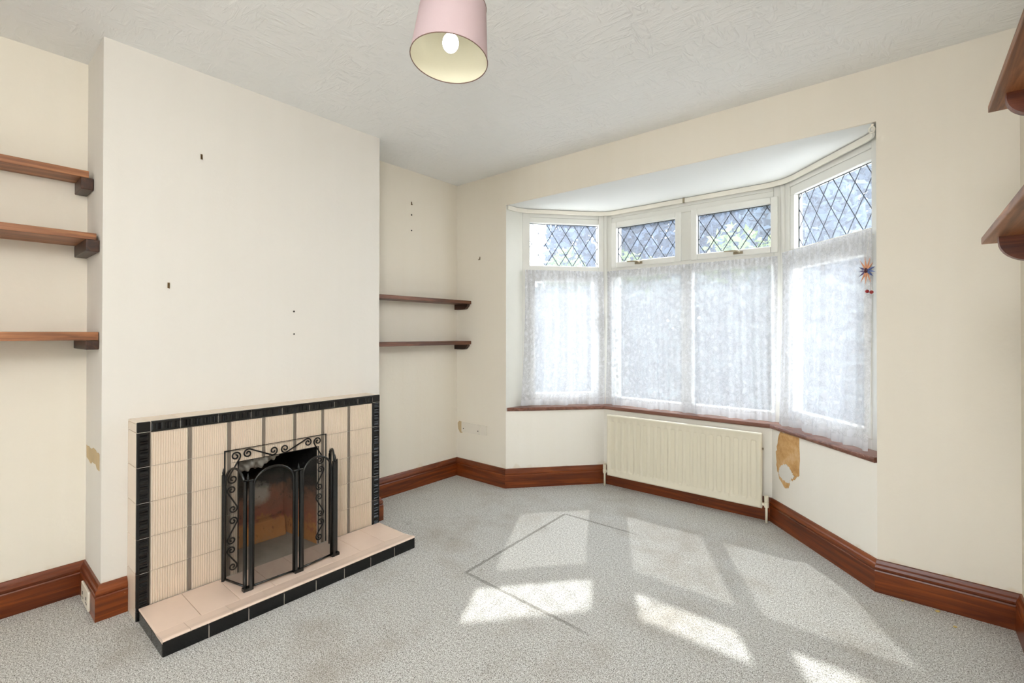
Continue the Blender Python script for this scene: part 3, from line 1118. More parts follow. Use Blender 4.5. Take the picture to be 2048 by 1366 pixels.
for side in (0, 1):
    fy = (lambda y: y) if side == 0 else (lambda y: IYL + IYR - y)
    fl = 1 if side == 0 else -1
    s_scroll((fy(0.928), 0.603), (fy(1.046), 0.594), 0.021, fl)
    s_scroll((fy(0.874), 0.600), (fy(0.862), 0.496), 0.0215, fl)
    s_scroll((fy(0.858), 0.446), (fy(0.864), 0.358), 0.019, -fl)
    s_scroll((fy(0.864), 0.302), (fy(0.858), 0.216), 0.019, fl)
    s_scroll((fy(0.858), 0.168), (fy(0.864), 0.092), 0.019, -fl)

# crumpled bag stuffed in the throat of the flue
m = MB()


def bagfn(u, v):
    y = 0.900 + 0.205 * u
    a = math.pi * (0.1 + 1.1 * v)
    w_ = 0.036 * math.sin(math.pi * min(1, max(0, 0.10 + 0.83 * u))) + 0.005
    nx = 0.011 * math.sin(19 * u + 5 * v) + 0.007 * math.sin(41 * u - 13 * v)
    return (0.388 + (w_ + nx) * math.sin(a), y, 0.530 + 0.034 * u + (w_ * 1.0 + 0.6 * nx) * math.cos(a))


m.grid(34, 14, bagfn)
m.build('crumpled_bag', 'bag', smooth=True, label='crumpled grey plastic bag stuffed into top of the fire opening', cat='bag')

# ------------------------------------------------------------------ fire screen
HZ = 0.0545
fs = root('fire_screen', (0.60, 1.06, HZ), label='black four-panel folding fire screen with arched wire mesh panels', cat='fire screen')
PST = [(0.505, 0.812), (0.668, 0.853), (0.679, 1.071), (0.659, 1.267), (0.512, 1.322)]
for k, (x, y) in enumerate(PST):
    m = MB()
    if 0 < k < 4:
        a, b = Vector(PST[k - 1]), Vector(PST[k + 1])
        t_ = (b - a).normalized()
        for s in (-0.011, 0.011):
            m.tube([(x + t_.x * s, y + t_.y * s, HZ), (x + t_.x * s, y + t_.y * s, 0.528)], 0.0085, 8)
        m.box(x - 0.012, y - 0.020, HZ, x + 0.012, y + 0.020, HZ + 0.014)
    else:
        m.tube([(x, y, HZ), (x, y, 0.532)], 0.0075, 8)
    po = m.build('post', 'enamel', fs, smooth=False)
    m = MB()
    if 0 < k < 4:
        m.tube([(x - t_.x * 0.022, y - t_.y * 0.022, 0.531), (x + t_.x * 0.022, y + t_.y * 0.022, 0.531)], 0.0042, 8)
    m.lathe([(0.0, 0.526), (0.0065, 0.530), (0.0045, 0.538), (0.006, 0.542), (0.0035, 0.550), (0.0, 0.566)], (x, y, 0), 10)
    m.build('finial', 'enamel', po, smooth=True)
for k in range(4):
    a, b = Vector(PST[k]), Vector(PST[k + 1])
    t_ = (b - a).normalized()
    ins0 = 0.014 if k == 0 else 0.022
    ins1 = 0.014 if k == 3 else 0.022
    a2, b2 = a + t_ * ins0, b - t_ * ins1
    zsp, ztop = 0.497, 0.572
    arc = []
    for i in range(17):
        th = math.pi * (1 - i / 16)
        f = 0.5 + 0.5 * math.cos(th)
        p = a2.lerp(b2, f)
        arc.append((p.x, p.y, zsp + (ztop - zsp) * math.sin(th)))
    m = MB()
    zb = HZ + 0.012
    m.tube([(a2.x, a2.y, zb)] + arc + [(b2.x, b2.y, zb)], 0.0052, 8)
    m.tube([(a2.x, a2.y, zb), (b2.x, b2.y, zb)], 0.0048, 8)
    pf = m.build('panel_frame', 'enamel', fs, smooth=True)
    nrm = Vector((-t_.y, t_.x, 0)) * 0.0006
    poly = [(a2.x, a2.y, zb)] + arc + [(b2.x, b2.y, zb)]
    MB().add(poly, [tuple(range(len(poly)))]).build('wire_mesh', 'gauze', pf)

# ------------------------------------------------------------------ radiator
rd = root('radiator', (1.6475, 3.28, 0.085), label='cream ribbed panel radiator under the bay window sill', cat='radiator')
RX0, RX1, RZ0, RZ1, RY = 1.111, 2.184, 0.086, 0.552, 3.250
m = MB()
gro = [RX0 + 0.048 + (RX1 - RX0 - 0.096) * k / 19 for k in range(20)]
xs = [RX0, RX0 + 0.004, RX0 + 0.012, RX0 + 0.016]
for g in gro:
    xs += [g - 0.015, g - 0.010, g - 0.004, g + 0.004, g + 0.010, g + 0.015]
xs += [RX1 - 0.016, RX1 - 0.012, RX1 - 0.004, RX1]
zs = [RZ0, RZ0 + 0.004, RZ0 + 0.012, RZ0 + 0.016, 0.128, 0.136, 0.146, 0.158, 0.3, 0.480, 0.492, 0.502, 0.510, RZ1 - 0.016, RZ1 - 0.012, RZ1 - 0.004, RZ1]


def rib_y(x, z):
    e = min(x - RX0, RX1 - x, z - RZ0, RZ1 - z)
    y = RY
    if e < 0.001:
        y += 0.010
    elif e < 0.006:
        y += 0.001
    elif 0.010 < e < 0.0125:
        y += 0.0005
    elif 0.0125 < e < 0.017:
        y += 0.003
    gz = max(0.0, min(1.0, (z - 0.128) / 0.025, (0.512 - z) / 0.025))
    d = min(abs(x - g) for g in gro)
    gx = max(0.0, min(1.0, (0.0155 - d) / 0.0058))
    if e > 0.017:
        y += 0.0025 + 0.016 * gx * gz
    return y


for x in xs:
    for z in zs:
        m.v.append((x, rib_y(x, z), z))
nz_ = len(zs)
for i in range(len(xs) - 1):
    for j in range(nz_ - 1):
        a = i * nz_ + j
        m.f.append((a, a + nz_, a + nz_ + 1, a + 1))
m.build('front_panel', 'rad', rd, smooth=True)
MB().box(RX0, RY + 0.010, RZ0, RX1, RY + 0.030, RZ1).build('water_body', 'rad', rd, bevel=0.006)
for bx in (1.30, 2.0):
    MB().box(bx - 0.02, RY + 0.030, 0.16, bx + 0.02, 3.3295, 0.5).build('wall_bracket', 'rad', rd)
for sgn, vx, top in ((-1, 1.086, 0.165), (1, 2.207, 0.168)):
    m = MB()
    ex = RX0 if sgn < 0 else RX1
    vy = RY + 0.018
    m.lathe([(0.0, 0.095), (0.012, 0.095), (0.014, 0.105), (0.014, 0.124), (0.010, 0.128), (0.013, 0.130), (0.013, top - 0.004), (0.009, top), (0.0, top)], (vx, vy, 0), 14)
    m.tube([(vx, vy, 0.112), (ex, vy, 0.112)], 0.009, 10)
    vo = m.build('valve', 'rad', rd, smooth=False)
    MB().tube([(vx, vy, 0.0), (vx, vy, 0.098)], 0.0075, 10).build('pipe', 'rad', vo, smooth=True)
MB().tube([(RX1 - 0.004, RY + 0.018, 0.455), (RX1 + 0.008, RY + 0.018, 0.455)], 0.007, 8).build('bleed_valve', 'bronze', rd, smooth=True)

# ------------------------------------------------------------------ shelves


def shelf(name, label, group, z0, z1, x1, y0, y1, br, mat='shelf'):
    r = root(name, (x1 / 2, (y0 + y1) / 2, z0), label=label, cat='shelf', group=group)
    MB().box(0.0, y0, z0, x1, y1, z1).build('board', mat, r, bevel=0.002)
    for b in br:
        b(r)
    return r


def block_bracket(y0, y1, x1, z0, z1):
    def f(r):
        MB().box(0.0, y0, z0, x1, y1, z1).build('bracket', 'shelfdark', r, bevel=0.003)
    return f


G1 = 'stained wooden shelves in the left alcove'
shelf('alcove_shelf', 'uppermost shallow brown wooden shelf in the left alcove', G1, 1.846, 1.876, 0.148, -1.6, 0.402, [block_bracket(0.375, 0.417, 0.150, 1.795, 1.846), block_bracket(-0.72, -0.68, 0.15, 1.795, 1.846)])
shelf('alcove_shelf', 'middle brown wooden shelf of three in the left alcove', G1, 1.563, 1.591, 0.262, -1.6, 0.410, [block_bracket(0.375, 0.418, 0.275, 1.512, 1.563), block_bracket(-0.72, -0.68, 0.26, 1.512, 1.563)])
shelf('alcove_shelf', 'lowest knotty wooden shelf of three in the left alcove', G1, 1.143, 1.178, 0.277, -1.6, 0.416, [block_bracket(0.375, 0.418, 0.276, 1.104, 1.143), block_bracket(-0.72, -0.68, 0.26, 1.104, 1.143)])


def ogee_bracket(x1, z1, h):
    def f(r):
        pr_ = [(0.0, z1), (x1, z1), (x1, z1 - h * 0.35), (x1 - 0.010, z1 - h * 0.5), (x1 - 0.018, z1 - h * 0.75), (x1 - 0.03, z1 - h * 0.92), (x1 - 0.05, z1 - h), (0.0, z1 - h)]
        MB().extrude([(x, YW - 0.030, z) for x, z in pr_], (0, 0.028, 0)).build('bracket', 'shelfdark', r)
    return f


G2 = 'stained wooden shelves in the alcove beside the bay'
shelf('wall_shelf', 'upper slim brown shelf in the alcove right of the chimney breast', G2, 1.408, 1.434, 0.168, Y1 + 0.004, YW - 0.002, [ogee_bracket(0.150, 1.408, 0.043), lambda r: MB().box(0.0, Y1 + 0.002, 1.37, 0.15, Y1 + 0.03, 1.408).build('bracket', 'shelfdark', r)], 'shelf2')
shelf('wall_shelf', 'lower slim brown shelf in the alcove right of the chimney breast', G2, 1.082, 1.110, 0.168, Y1 + 0.004, YW - 0.002, [ogee_bracket(0.150, 1.082, 0.042), lambda r: MB().box(0.0, Y1 + 0.002, 1.04, 0.15, Y1 + 0.03, 1.082).build('bracket', 'shelfdark', r)], 'shelf2')


def right_shelf(label, xf, z0, z1, ye):
    r = root('bracketed_shelf', (W, 1.0, z0), label=label, cat='shelf', group='bracketed shelves on the right wall')
    MB().box(xf, 0.35, z0, W, ye, z1).build('board', 'shelf', r, bevel=0.002)
    for yb in (ye - 0.13, 0.55):
        d = W - xf
        pts = [(W, z0), (xf + 0.022, z0), (xf + 0.022, z0 - 0.012)]
        for k in range(1, 9):              # first scallop
            a = math.pi * (1.0 + 0.5 * k / 8)
            pts.append((xf + 0.022 + 0.062 + 0.062 * math.cos(a), z0 - 0.012 + 0.055 * math.sin(a)))
        bx, bz = pts[-1]
        pts.append((bx + 0.004, bz - 0.008))
        for k in range(1, 9):              # second scallop
            a = math.pi * (1.0 + 0.5 * k / 8)
            pts.append((bx + 0.004 + 0.06 + 0.06 * math.cos(a), bz - 0.008 + 0.075 * math.sin(a)))
        pts.append((W, pts[-1][1]))
        MB().extrude([(x, yb, z) for x, z in pts], (0, 0.026, 0)).build('scalloped_bracket', 'bracketred', r)
    return r


right_shelf('upper brown shelf with scalloped bracket on the right wall', 3.055, 1.803, 1.823, 1.9)
right_shelf('lower brown shelf with scalloped bracket on the right wall', 3.040, 1.430, 1.450, 1.9)

# ------------------------------------------------------------------ pendant lamp
LC = Vector((1.735, 1.047, 2.063))
LN = Vector((-0.003, 0.111, 0.994)).normalized()
RB, RT, SH = 0.125, 0.107, 0.185
lp = root('pendant_lamp', (LC.x, LC.y, H), label='pendant lamp with tapered pink fabric shade and lit bulb', cat='lamp')
m = MB()
m.lathe([(RB, 0.0), (RT, SH)], LC, 64, LN)
m.build('shade', 'pink', lp, smooth=True)
m = MB()
m.lathe([(RB - 0.0015, 0.001), (RT - 0.0015, SH - 0.001)], LC, 64, LN)
m.f = [f[::-1] for f in m.f]
m.build('shade_lining', 'lining', lp, smooth=True)
u = LN.cross(Vector((1, 0, 0))).normalized()
v = LN.cross(u)
for rr, hh in ((RB, 0.0), (RT, SH)):
    MB().tube([LC + LN * hh + (u * math.cos(2 * math.pi * k / 48) + v * math.sin(2 * math.pi * k / 48)) * rr for k in range(48)], 0.0016, 6, True).build('rim', 'trim', lp, smooth=True)
top = LC + LN * 0.150
m = MB()
m.tube([top + (u * math.cos(2 * math.pi * k / 24) + v * math.sin(2 * math.pi * k / 24)) * 0.021 for k in range(24)], 0.0022, 6, True)
for k in range(3):
    a = 2 * math.pi * k / 3 + 0.4
    dd = u * math.cos(a) + v * math.sin(a)
    m.tube([top + dd * 0.021, LC + LN * SH + dd * (RT - 0.002)], 0.0018, 6)
m.build('shade_ring', 'whiteplastic', lp, smooth=True)
m = MB()
m.lathe([(0.0, 0.100), (0.015, 0.100), (0.017, 0.115), (0.017, 0.150), (0.012, 0.165), (0.006, 0.185), (0.0, 0.186)], LC, 20, LN)
m.build('lamp_holder', 'whiteplastic', lp, smooth=True)
hold = LC + LN * 0.183
MB().tube([hold, hold.lerp(Vector((LC.x + 0.003, LC.y + 0.02, H - 0.03)), 0.5), Vector((LC.x + 0.002, LC.y + 0.02, H - 0.025))], 0.0035, 8).build('cord', 'whiteplastic', lp, smooth=True)
m = MB()
m.lathe([(0.0, -0.032), (0.010, -0.030), (0.022, -0.022), (0.040, -0.010), (0.043, 0.0), (0.0, 0.0)], (LC.x + 0.002, LC.y + 0.02, H), 28)
m.build('ceiling_rose', 'whiteplastic', lp, smooth=True)
m = MB()
prof = []
for k in range(15):
    th = math.pi * k / 14
    rr = 0.0265 * math.sin(th)
    hh = 0.058 - 0.031 * math.cos(th)
    if k > 9:
        rr = max(rr, 0.013)
        hh = 0.058 - 0.031 * math.cos(th)
    prof.append((rr, hh))
prof.append((0.013, 0.103))
m.lathe(prof, LC, 24, LN)
m.build('bulb', 'bulb', lp, smooth=True)

# globe added unseen behind the camera as fill light, standing in for bounce flash
GC = Vector((2.88, -0.38, 1.98))
gl = root('added_fill_globe', (GC.x, GC.y, H), label='added white fill-light globe hanging unseen in the rear half of the room', cat='lamp')
m = MB()
prof = []
for k in range(29):
    th = math.pi * (0.06 + 0.88 * k / 28)
    rib = 1.0 + 0.006 * (1 if k % 2 else -1)
    prof.append((0.21 * rib * math.sin(th), -0.21 * rib * math.cos(th)))
m.lathe(prof, GC, 32)
m.build('fill_globe', 'globe', gl, smooth=True)
MB().tube([GC + Vector((0, 0, 0.15)), Vector((GC.x, GC.y, H - 0.02))], 0.0035, 8).build('cord', 'whiteplastic', gl, smooth=True)
MB().lathe([(0.0, -0.032), (0.022, -0.022), (0.043, -0.004), (0.043, 0.0), (0.0, 0.0)], (GC.x, GC.y, H), 24).build('ceiling_rose', 'whiteplastic', gl, smooth=True)

# ------------------------------------------------------------------ curtain track, net curtains
TP = offset(WIN, -0.018)
path = [(BAY[0][0] + 0.010, YW + 0.01), (BAY[0][0] + 0.018, YW + 0.10)]
path += [(WIN[0][0] + 0.035, WIN[0][1] + 0.015)]


def fillet(p0, p1, p2, r, n=7):
    a, b, c = Vector(p0), Vector(p1), Vector(p2)
    s, e = b + (a - b).normalized() * r, b + (c - b).normalized() * r
    out = []
    for k in range(n + 1):
        f = k / n
        out.append(tuple(s * (1 - f) ** 2 + b * 2 * f * (1 - f) + e * f ** 2))
    return out


path += fillet(path[-1], TP[1], TP[2], 0.09)
path += fillet(TP[1], TP[2], (WIN[3][0] - 0.02, WIN[3][1] + 0.015), 0.12)
endp = (WIN[3][0] - 0.022, WIN[3][1] - 0.02)
path += fillet(TP[2], endp, (BAY[3][0] - 0.014, YW + 0.012), 0.06)
path += [(BAY[3][0] - 0.014, YW + 0.012)]
ct = root('curtain_track', (1.65, 3.40, 2.118), label='cream plastic curtain track curving round the bay under the soffit', cat='curtain track')
m = MB()
off_in = offset(path, -0.005)
off_out = offset(path, 0.005)
n = len(path)
for i in range(n):
    z1_, z0_ = 2.146, 2.115
    m.v += [(*off_in[i], z0_), (*off_in[i], z1_), (*off_out[i], z1_), (*off_out[i], z0_)]
for i in range(n - 1):
    for k in range(4):
        k2 = (k + 1) % 4
        m.f.append((i * 4 + k, (i + 1) * 4 + k, (i + 1) * 4 + k2, i * 4 + k2))
m.f += [(0, 1, 2, 3), ((n - 1) * 4 + 3, (n - 1) * 4 + 2, (n - 1) * 4 + 1, (n - 1) * 4)]
m.build('rail', 'track', ct, smooth=False)
ep = Vector((BAY[3][0] - 0.016, YW + 0.006, 2.118))
MB().tube([(ep.x + 0.011 * math.cos(2 * math.pi * k / 18) , ep.y, ep.z + 0.014 * math.sin(2 * math.pi * k / 18)) for k in range(18)], 0.0035, 6, True).build('end_ring', 'track', ct, smooth=True)
for x, y in ((1.646, 3.408),):
    MB().box(x - 0.007, y - 0.004, 2.114, x + 0.007, y + 0.012, 2.149).build('track_bracket', 'bronze', ct)


def curtain(i, label, u0, u1, top_z, seed, w_top=-0.036, w_bot=-0.058, flare0=0.0, flare1=0.0, gather=1.0):
    a, b = WIN[i], WIN[i + 1]
    L = math.hypot(b[0] - a[0], b[1] - a[1])
    rz = math.atan2(b[1] - a[1], b[0] - a[0])
    r = root('net_curtain', (a[0], a[1], SILL_Z), rz, label=label, cat='curtain', group='white lace net curtains in the bay')
    rs = random.Random(seed)
    waves = [(rs.uniform(55, 75), rs.uniform(0, 6), 0.0062), (rs.uniform(120, 150), rs.uniform(0, 6), 0.0034), (rs.uniform(24, 34), rs.uniform(0, 6), 0.007)]
    hemw = [(rs.uniform(20, 30), rs.uniform(0, 6)), (rs.uniform(60, 80), rs.uniform(0, 6))]
    zb0 = 0.003

    def fn(uu, vv):
        uw = u0 + (u1 - u0) * uu
        hem = zb0 + 0.004 * (1 + math.sin(hemw[0][0] * uw + hemw[0][1])) * 0.8 + 0.002 * (1 + math.sin(hemw[1][0] * uw + hemw[1][1]))
        z = hem + (top_z - SILL_Z - hem) * vv
        low = (1 - vv)
        u_ = uw - flare0 * low ** 2.2 * (1 - uu) + flare1 * low ** 2.2 * uu
        u_ += 0.006 * math.sin(2.2 * vv + 20 * uw)
        amp = 0.55 + 0.75 * low
        y = w_top + (w_bot - w_top) * low ** 1.3
        for f, p, am in waves:
            y += am * amp * math.sin(f * (uw + 0.012 * math.sin(3 * vv + p)) + p)
        if vv > 0.965:
            y -= 0.004 * math.sin(220 * uw)
        return (u_, y, z)

    def uvf(uu, vv):
        return ((u0 + (u1 - u0) * uu) * 1.35 * gather + seed * 0.37, vv * (top_z - SILL_Z))
    m = MB()
    m.grid(int((u1 - u0) / 0.0034), 44, fn, uvf)
    m.build('net', 'lace', r, smooth=True, local=True)
    m = MB()
    m.tube([(u0 + 0.004, w_top + 0.013, top_z - SILL_Z - 0.028), (u1 - 0.004, w_top + 0.013, top_z - SILL_Z - 0.028)], 0.0022, 6)
    m.build('curtain_wire', 'track', r, local=True, smooth=True)
    return r


curtain(0, 'lace net curtain over the lower left angled bay window', 0.010, L1_ - 0.032, 1.668, 3, flare0=0.035)
curtain(1, 'wide lace net curtain over the lower centre bay windows above the radiator', 0.032, L2_ - 0.034, 1.668, 5)
curtain(2, 'lace net curtain over the lower right angled bay window', 0.034, L3_ - 0.012, 1.682, 8, w_bot=-0.07)

# ------------------------------------------------------------------ small things on the walls


def hook_x(label, y, z, x=CB):
    r = root('picture_hook', (x, y, z), label=label, cat='hook')
    MB().box(x, y - 0.0045, z - 0.012, x + 0.0018, y + 0.0045, z + 0.013).build('back_plate', 'brass', r, bevel=0.0008)
    MB().tube([(x + 0.002, y, z + 0.008), (x + 0.006, y, z - 0.012), (x + 0.010, y, z - 0.014), (x + 0.012, y, z - 0.006)], 0.0016, 6).build('hook_wire', 'brass', r, smooth=True)
    return r


hook_x('small brass picture hook highest on the chimney breast wall', 0.774, 2.002)
hook_x('small brass picture hook at mid height left on the chimney breast', 0.647, 1.387)
hook_x('small brass picture hook at the top of the alcove wall beside the chimney breast', 2.262, 2.154, 0.0)


def screw_x(label, y, z, x=CB, r_=0.005):
    m = MB()
    m.lathe([(0.0, 0.0005), (r_, 0.0), (r_, 0.002), (r_ * 0.6, 0.0034), (0.0, 0.0036)], (x, y, z), 12, (1, 0, 0))
    m.build('wall_screw', 'dark', label=label, cat='screw')


screw_x('upper dark screw on the chimney breast above the fireplace', 1.214, 1.290)
screw_x('lower dark screw on the chimney breast above the fireplace', 1.215, 1.168, r_=0.004)
screw_x('dark screw in the alcove wall just under the hook', 2.263, 2.067, 0.0, 0.006)
screw_x('lower dark screw in the alcove wall beside the chimney breast', 2.263, 1.949, 0.0, 0.006)
r = root('picture_hook', (0.262, YW, 1.769), label='small brass hook on the wall left of the bay window', cat='hook')
MB().box(0.258, YW - 0.0018, 1.758, 0.266, YW, 1.782).build('back_plate', 'brass', r, bevel=0.0008)
MB().tube([(0.262, YW - 0.002, 1.776), (0.260, YW - 0.008, 1.757), (0.256, YW - 0.012, 1.756), (0.254, YW - 0.012, 1.764)], 0.0018, 6).build('hook_wire', 'brass', r, smooth=True)

# papered-over blank plate low on the front wall
r = root('blanking_plate', (0.19, YW, 0.40), label='papered-over double socket plate low on the wall beside the bay', cat='wall plate')
MB().box(0.060, YW - 0.007, 0.362, 0.262, YW, 0.442).build('plate', 'filler', r, bevel=0.0015)
MB().box(0.266, YW - 0.010, 0.368, 0.346, YW, 0.442).build('side_plate', 'filler', r, bevel=0.0015)
for y_ in (0.084, 0.249):
    MB().lathe([(0, 0), (0.0045, 0), (0.0045, 0.0015), (0, 0.002)], (y_, YW - 0.007, 0.391), 10, (0, -1, 0)).build('plate_screw', 'dark', r)
# torn paper margin round it
MB().extrude([(0.012, YW - 0.0006, 0.43), (0.03, YW - 0.0006, 0.447), (0.066, YW - 0.0006, 0.442), (0.066, YW - 0.0006, 0.352), (0.04, YW - 0.0006, 0.350), (0.018, YW - 0.0006, 0.38)], (0, -0.001, 0)).build('torn_paper', 'glue', r)

# socket on the skirting at the side of the chimney breast
sy_ = Y0 - 0.021
r = root('wall_socket', (0.19, sy_, 0.055), label='white double socket on the skirting at the chimney breast corner', cat='socket')
MB().box(0.115, sy_ - 0.009, 0.014, 0.262, sy_, 0.096).build('face_plate', 'socket', r, bevel=0.003)
for xx in (0.150, 0.222):
    MB().box(xx - 0.004, sy_ - 0.0098, 0.050, xx + 0.004, sy_ - 0.009, 0.064).build('socket_slot', 'dark', r)
    MB().box(xx - 0.013, sy_ - 0.0098, 0.034, xx - 0.007, sy_ - 0.009, 0.040).build('socket_slot', 'dark', r)
    MB().box(xx + 0.007, sy_ - 0.0098, 0.034, xx + 0.013, sy_ - 0.009, 0.040).build('socket_slot', 'dark', r)

# glue mark on the side of the breast
rs = random.Random(4)
pts = []
for k in range(12):
    pts.append((0.02 + 0.275 * k / 11, 0.672 + rs.uniform(-0.008, 0.006)))
for k in range(12):
    pts.append((0.295 - 0.27 * k / 11, 0.606 + rs.uniform(-0.010, 0.010)))
MB().extrude([(x, Y0 - 0.0004, z) for x, z in pts], (0, -0.0012, 0)).build('glue_residue', 'glue', label='brown glue residue strip on the side of the chimney breast', cat='wall mark')

# torn wallpaper patch under the right bay sill
A, B = Vector(BAY[2]), Vector(BAY[3])
ed = (B - A).normalized()
nin = Vector((ed.y, -ed.x)) * 1.0
if nin.y > 0:
    nin = -nin


def onbay(u_, z, d):
    p = A + ed * u_ + nin * d
    return (p.x, p.y, z)


def ragged(pts, d0, d1, mat, name, seed, parent=None, amp=0.006, **kw):
    rs_ = random.Random(seed)
    out = []
    n_ = len(pts)
    for i in range(n_):
        p, q = pts[i], pts[(i + 1) % n_]
        for k in range(5):
            f = k / 5
            out.append((p[0] + (q[0] - p[0]) * f + rs_.uniform(-amp, amp) * (k > 0), p[1] + (q[1] - p[1]) * f + rs_.uniform(-amp, amp) * (k > 0)))
    poly = [onbay(u_, z, d0) for u_, z in out]
    vec = nin * (d1 - d0)
    return MB().extrude(poly, (vec.x, vec.y, 0)).build(name, mat, parent, **kw)


tp = root('torn_wallpaper', (A + ed * 0.13).to_3d() + Vector((0, 0, 0.42)), label='torn wallpaper patch showing tan plaster under the right bay sill', cat='wall mark')
ragged([(0.087, 0.577), (0.262, 0.577), (0.262, 0.36), (0.215, 0.32), (0.175, 0.30), (0.165, 0.255), (0.135, 0.245), (0.075, 0.285), (0.045, 0.36), (0.042, 0.43), (0.06, 0.50)], 0.0002, 0.0012, 'torn', 'bare_plaster', 2, tp)
ragged([(0.072, 0.335), (0.10, 0.375), (0.135, 0.392), (0.165, 0.385), (0.195, 0.355), (0.225, 0.342), (0.19, 0.315), (0.165, 0.285), (0.11, 0.287), (0.078, 0.305)], 0.0012, 0.0022, 'plasterwhite', 'torn_edge', 6, tp)

# sun-shaped hanging ornament at the right of the bay
OC = Vector((2.7295, 2.836, 1.477))
on = root('sun_ornament', OC, label='small hanging sun ornament with coloured rays and red beads', cat='ornament')
vd = (Vector((CAM.x, CAM.y, OC.z)) - OC).normalized()
un = Vector((-0.70, 0.714, 0)).normalized()     # along the right window
nn = un.cross(Vector((0, 0, 1)))
if nn.dot(vd) < 0:
    nn = -nn
MB().lathe([(0.0, 0.012), (0.007, 0.010), (0.012, 0.005), (0.0125, 0.0), (0.010, -0.004), (0.0, -0.005)], OC, 16, nn).build('sun_disc', 'maroon', on, smooth=True)
cm = ['orange', 'orange', 'purple', 'purple', 'purple', 'orange', 'orange', 'orange', 'blue', 'blue', 'blue', 'orange', 'orange']
for k in range(13):
    a = 2 * math.pi * k / 13 + 1.72
    d_ = un * math.cos(a) * -1 + Vector((0, 0, 1)) * math.sin(a)
    ln = 0.066 if abs(math.sin(a)) > 0.7 else 0.050
    MB().tube([OC + d_ * 0.009, OC + d_ * 0.028, OC + d_ * ln], [0.0052, 0.0042, 0.0004], 6).build('ray', cm[k], on)
MB().tube([OC + Vector((0, 0, 0.06)), OC + Vector((0.008, 0.004, 0.14))], 0.0006, 5).build('thread', 'track', on)
for du, dz in ((-0.003, -0.100), (-0.028, -0.106)):
    p = OC + un * (-(du)) * -1 + Vector((0, 0, dz))
    prf = [(0.0085 * math.sin(math.pi * k / 8), -0.0085 * math.cos(math.pi * k / 8)) for k in range(9)]
    MB().lathe(prf, p, 12).build('bead', 'red', on, smooth=True)
    MB().tube([OC + Vector((0, 0, -0.012)), p + Vector((0, 0, 0.008))], 0.0005, 4).build('thread', 'track', on)

# crumbs on the carpet by the right skirting
for k, (x, y, sz, lb) in enumerate([(2.974, 2.690, 0.011, 'larger yellow crumb on the carpet by the right skirting'), (3.022, 2.593, 0.008, 'yellow crumb on the carpet farther from the right skirting'), (2.86, 2.70, 0.006, 'tiny pale crumb at the foot of the right skirting')]):
    prf = [(sz * 0.8 * math.sin(math.pi * q / 5), sz * 0.35 - sz * 0.35 * math.cos(math.pi * q / 5)) for q in range(6)]
    m = MB().lathe(prf, (x, y, 0), 7)
    m.v = [(vx + rs.uniform(-1, 1) * sz * 0.2, vy + (vx - x) * 0.4, vz) for vx, vy, vz in m.v]
    m.build('crumb', 'crumb', label=lb, cat='crumb')

# ------------------------------------------------------------------ outside
MB().box(-16, 3.9, -0.45, 18, 40, -0.35).build('garden_ground', 'lawn', label='pale paving outside the bay window', **S)
MB().box(-16, -24, -0.45, 18, -1.1, -0.35).build('garden_ground', 'lawn', label='pale paving behind the house', **S)


def foliage(name, label, blobs, nleaf, size, mat, trunk, group):
    r = root(name, (trunk[0], trunk[1], -0.35), label=label, cat='tree' if 'tree' in name else ('hedge' if 'hedge' in name else 'shrub'), group=group)
    tot = sum(b[3] * b[4] * b[5] for b in blobs)
    P = []
    for (cx, cy, cz, rx, ry, rz) in blobs:
        n_ = int(nleaf * rx * ry * rz / tot)
        d = rng.normal(size=(n_, 3))
        d /= np.linalg.norm(d, axis=1)[:, None]
        rad = rng.uniform(0.35, 1.0, (n_, 1)) ** 0.45
        P.append(d * rad * np.array([rx, ry, rz]) + np.array([cx, cy, cz]))
    P = np.concatenate(P)
    n_ = len(P)
    a = rng.normal(size=(n_, 3))
    a /= np.linalg.norm(a, axis=1)[:, None]
    b = np.cross(a, rng.normal(size=(n_, 3)))
    b /= np.linalg.norm(b, axis=1)[:, None]
    s = size * rng.uniform(0.6, 1.4, (n_, 1))
    Q = np.stack([P - a * s, P - b * s * 0.5, P + a * s, P + b * s * 0.5], 1).reshape(-1, 3)
    Q -= np.array([trunk[0], trunk[1], -0.35])
    me = bpy.data.meshes.new('foliage')
    me.from_pydata(Q.tolist(), [], np.arange(n_ * 4).reshape(-1, 4).tolist())
    me.materials.append(MAT[mat])
    o = bpy.data.objects.new('foliage', me)
    C.objects.link(o)
    o.parent = r
    o['kind'] = 'stuff'
    MB().tube([(trunk[0], trunk[1], -0.36), (trunk[0] + 0.05, trunk[1], trunk[2] * 0.5), (trunk[0], trunk[1] + 0.05, trunk[2])], [trunk[3], trunk[3] * 0.8, trunk[3] * 0.5], 8).build('trunk', 'bark', r)


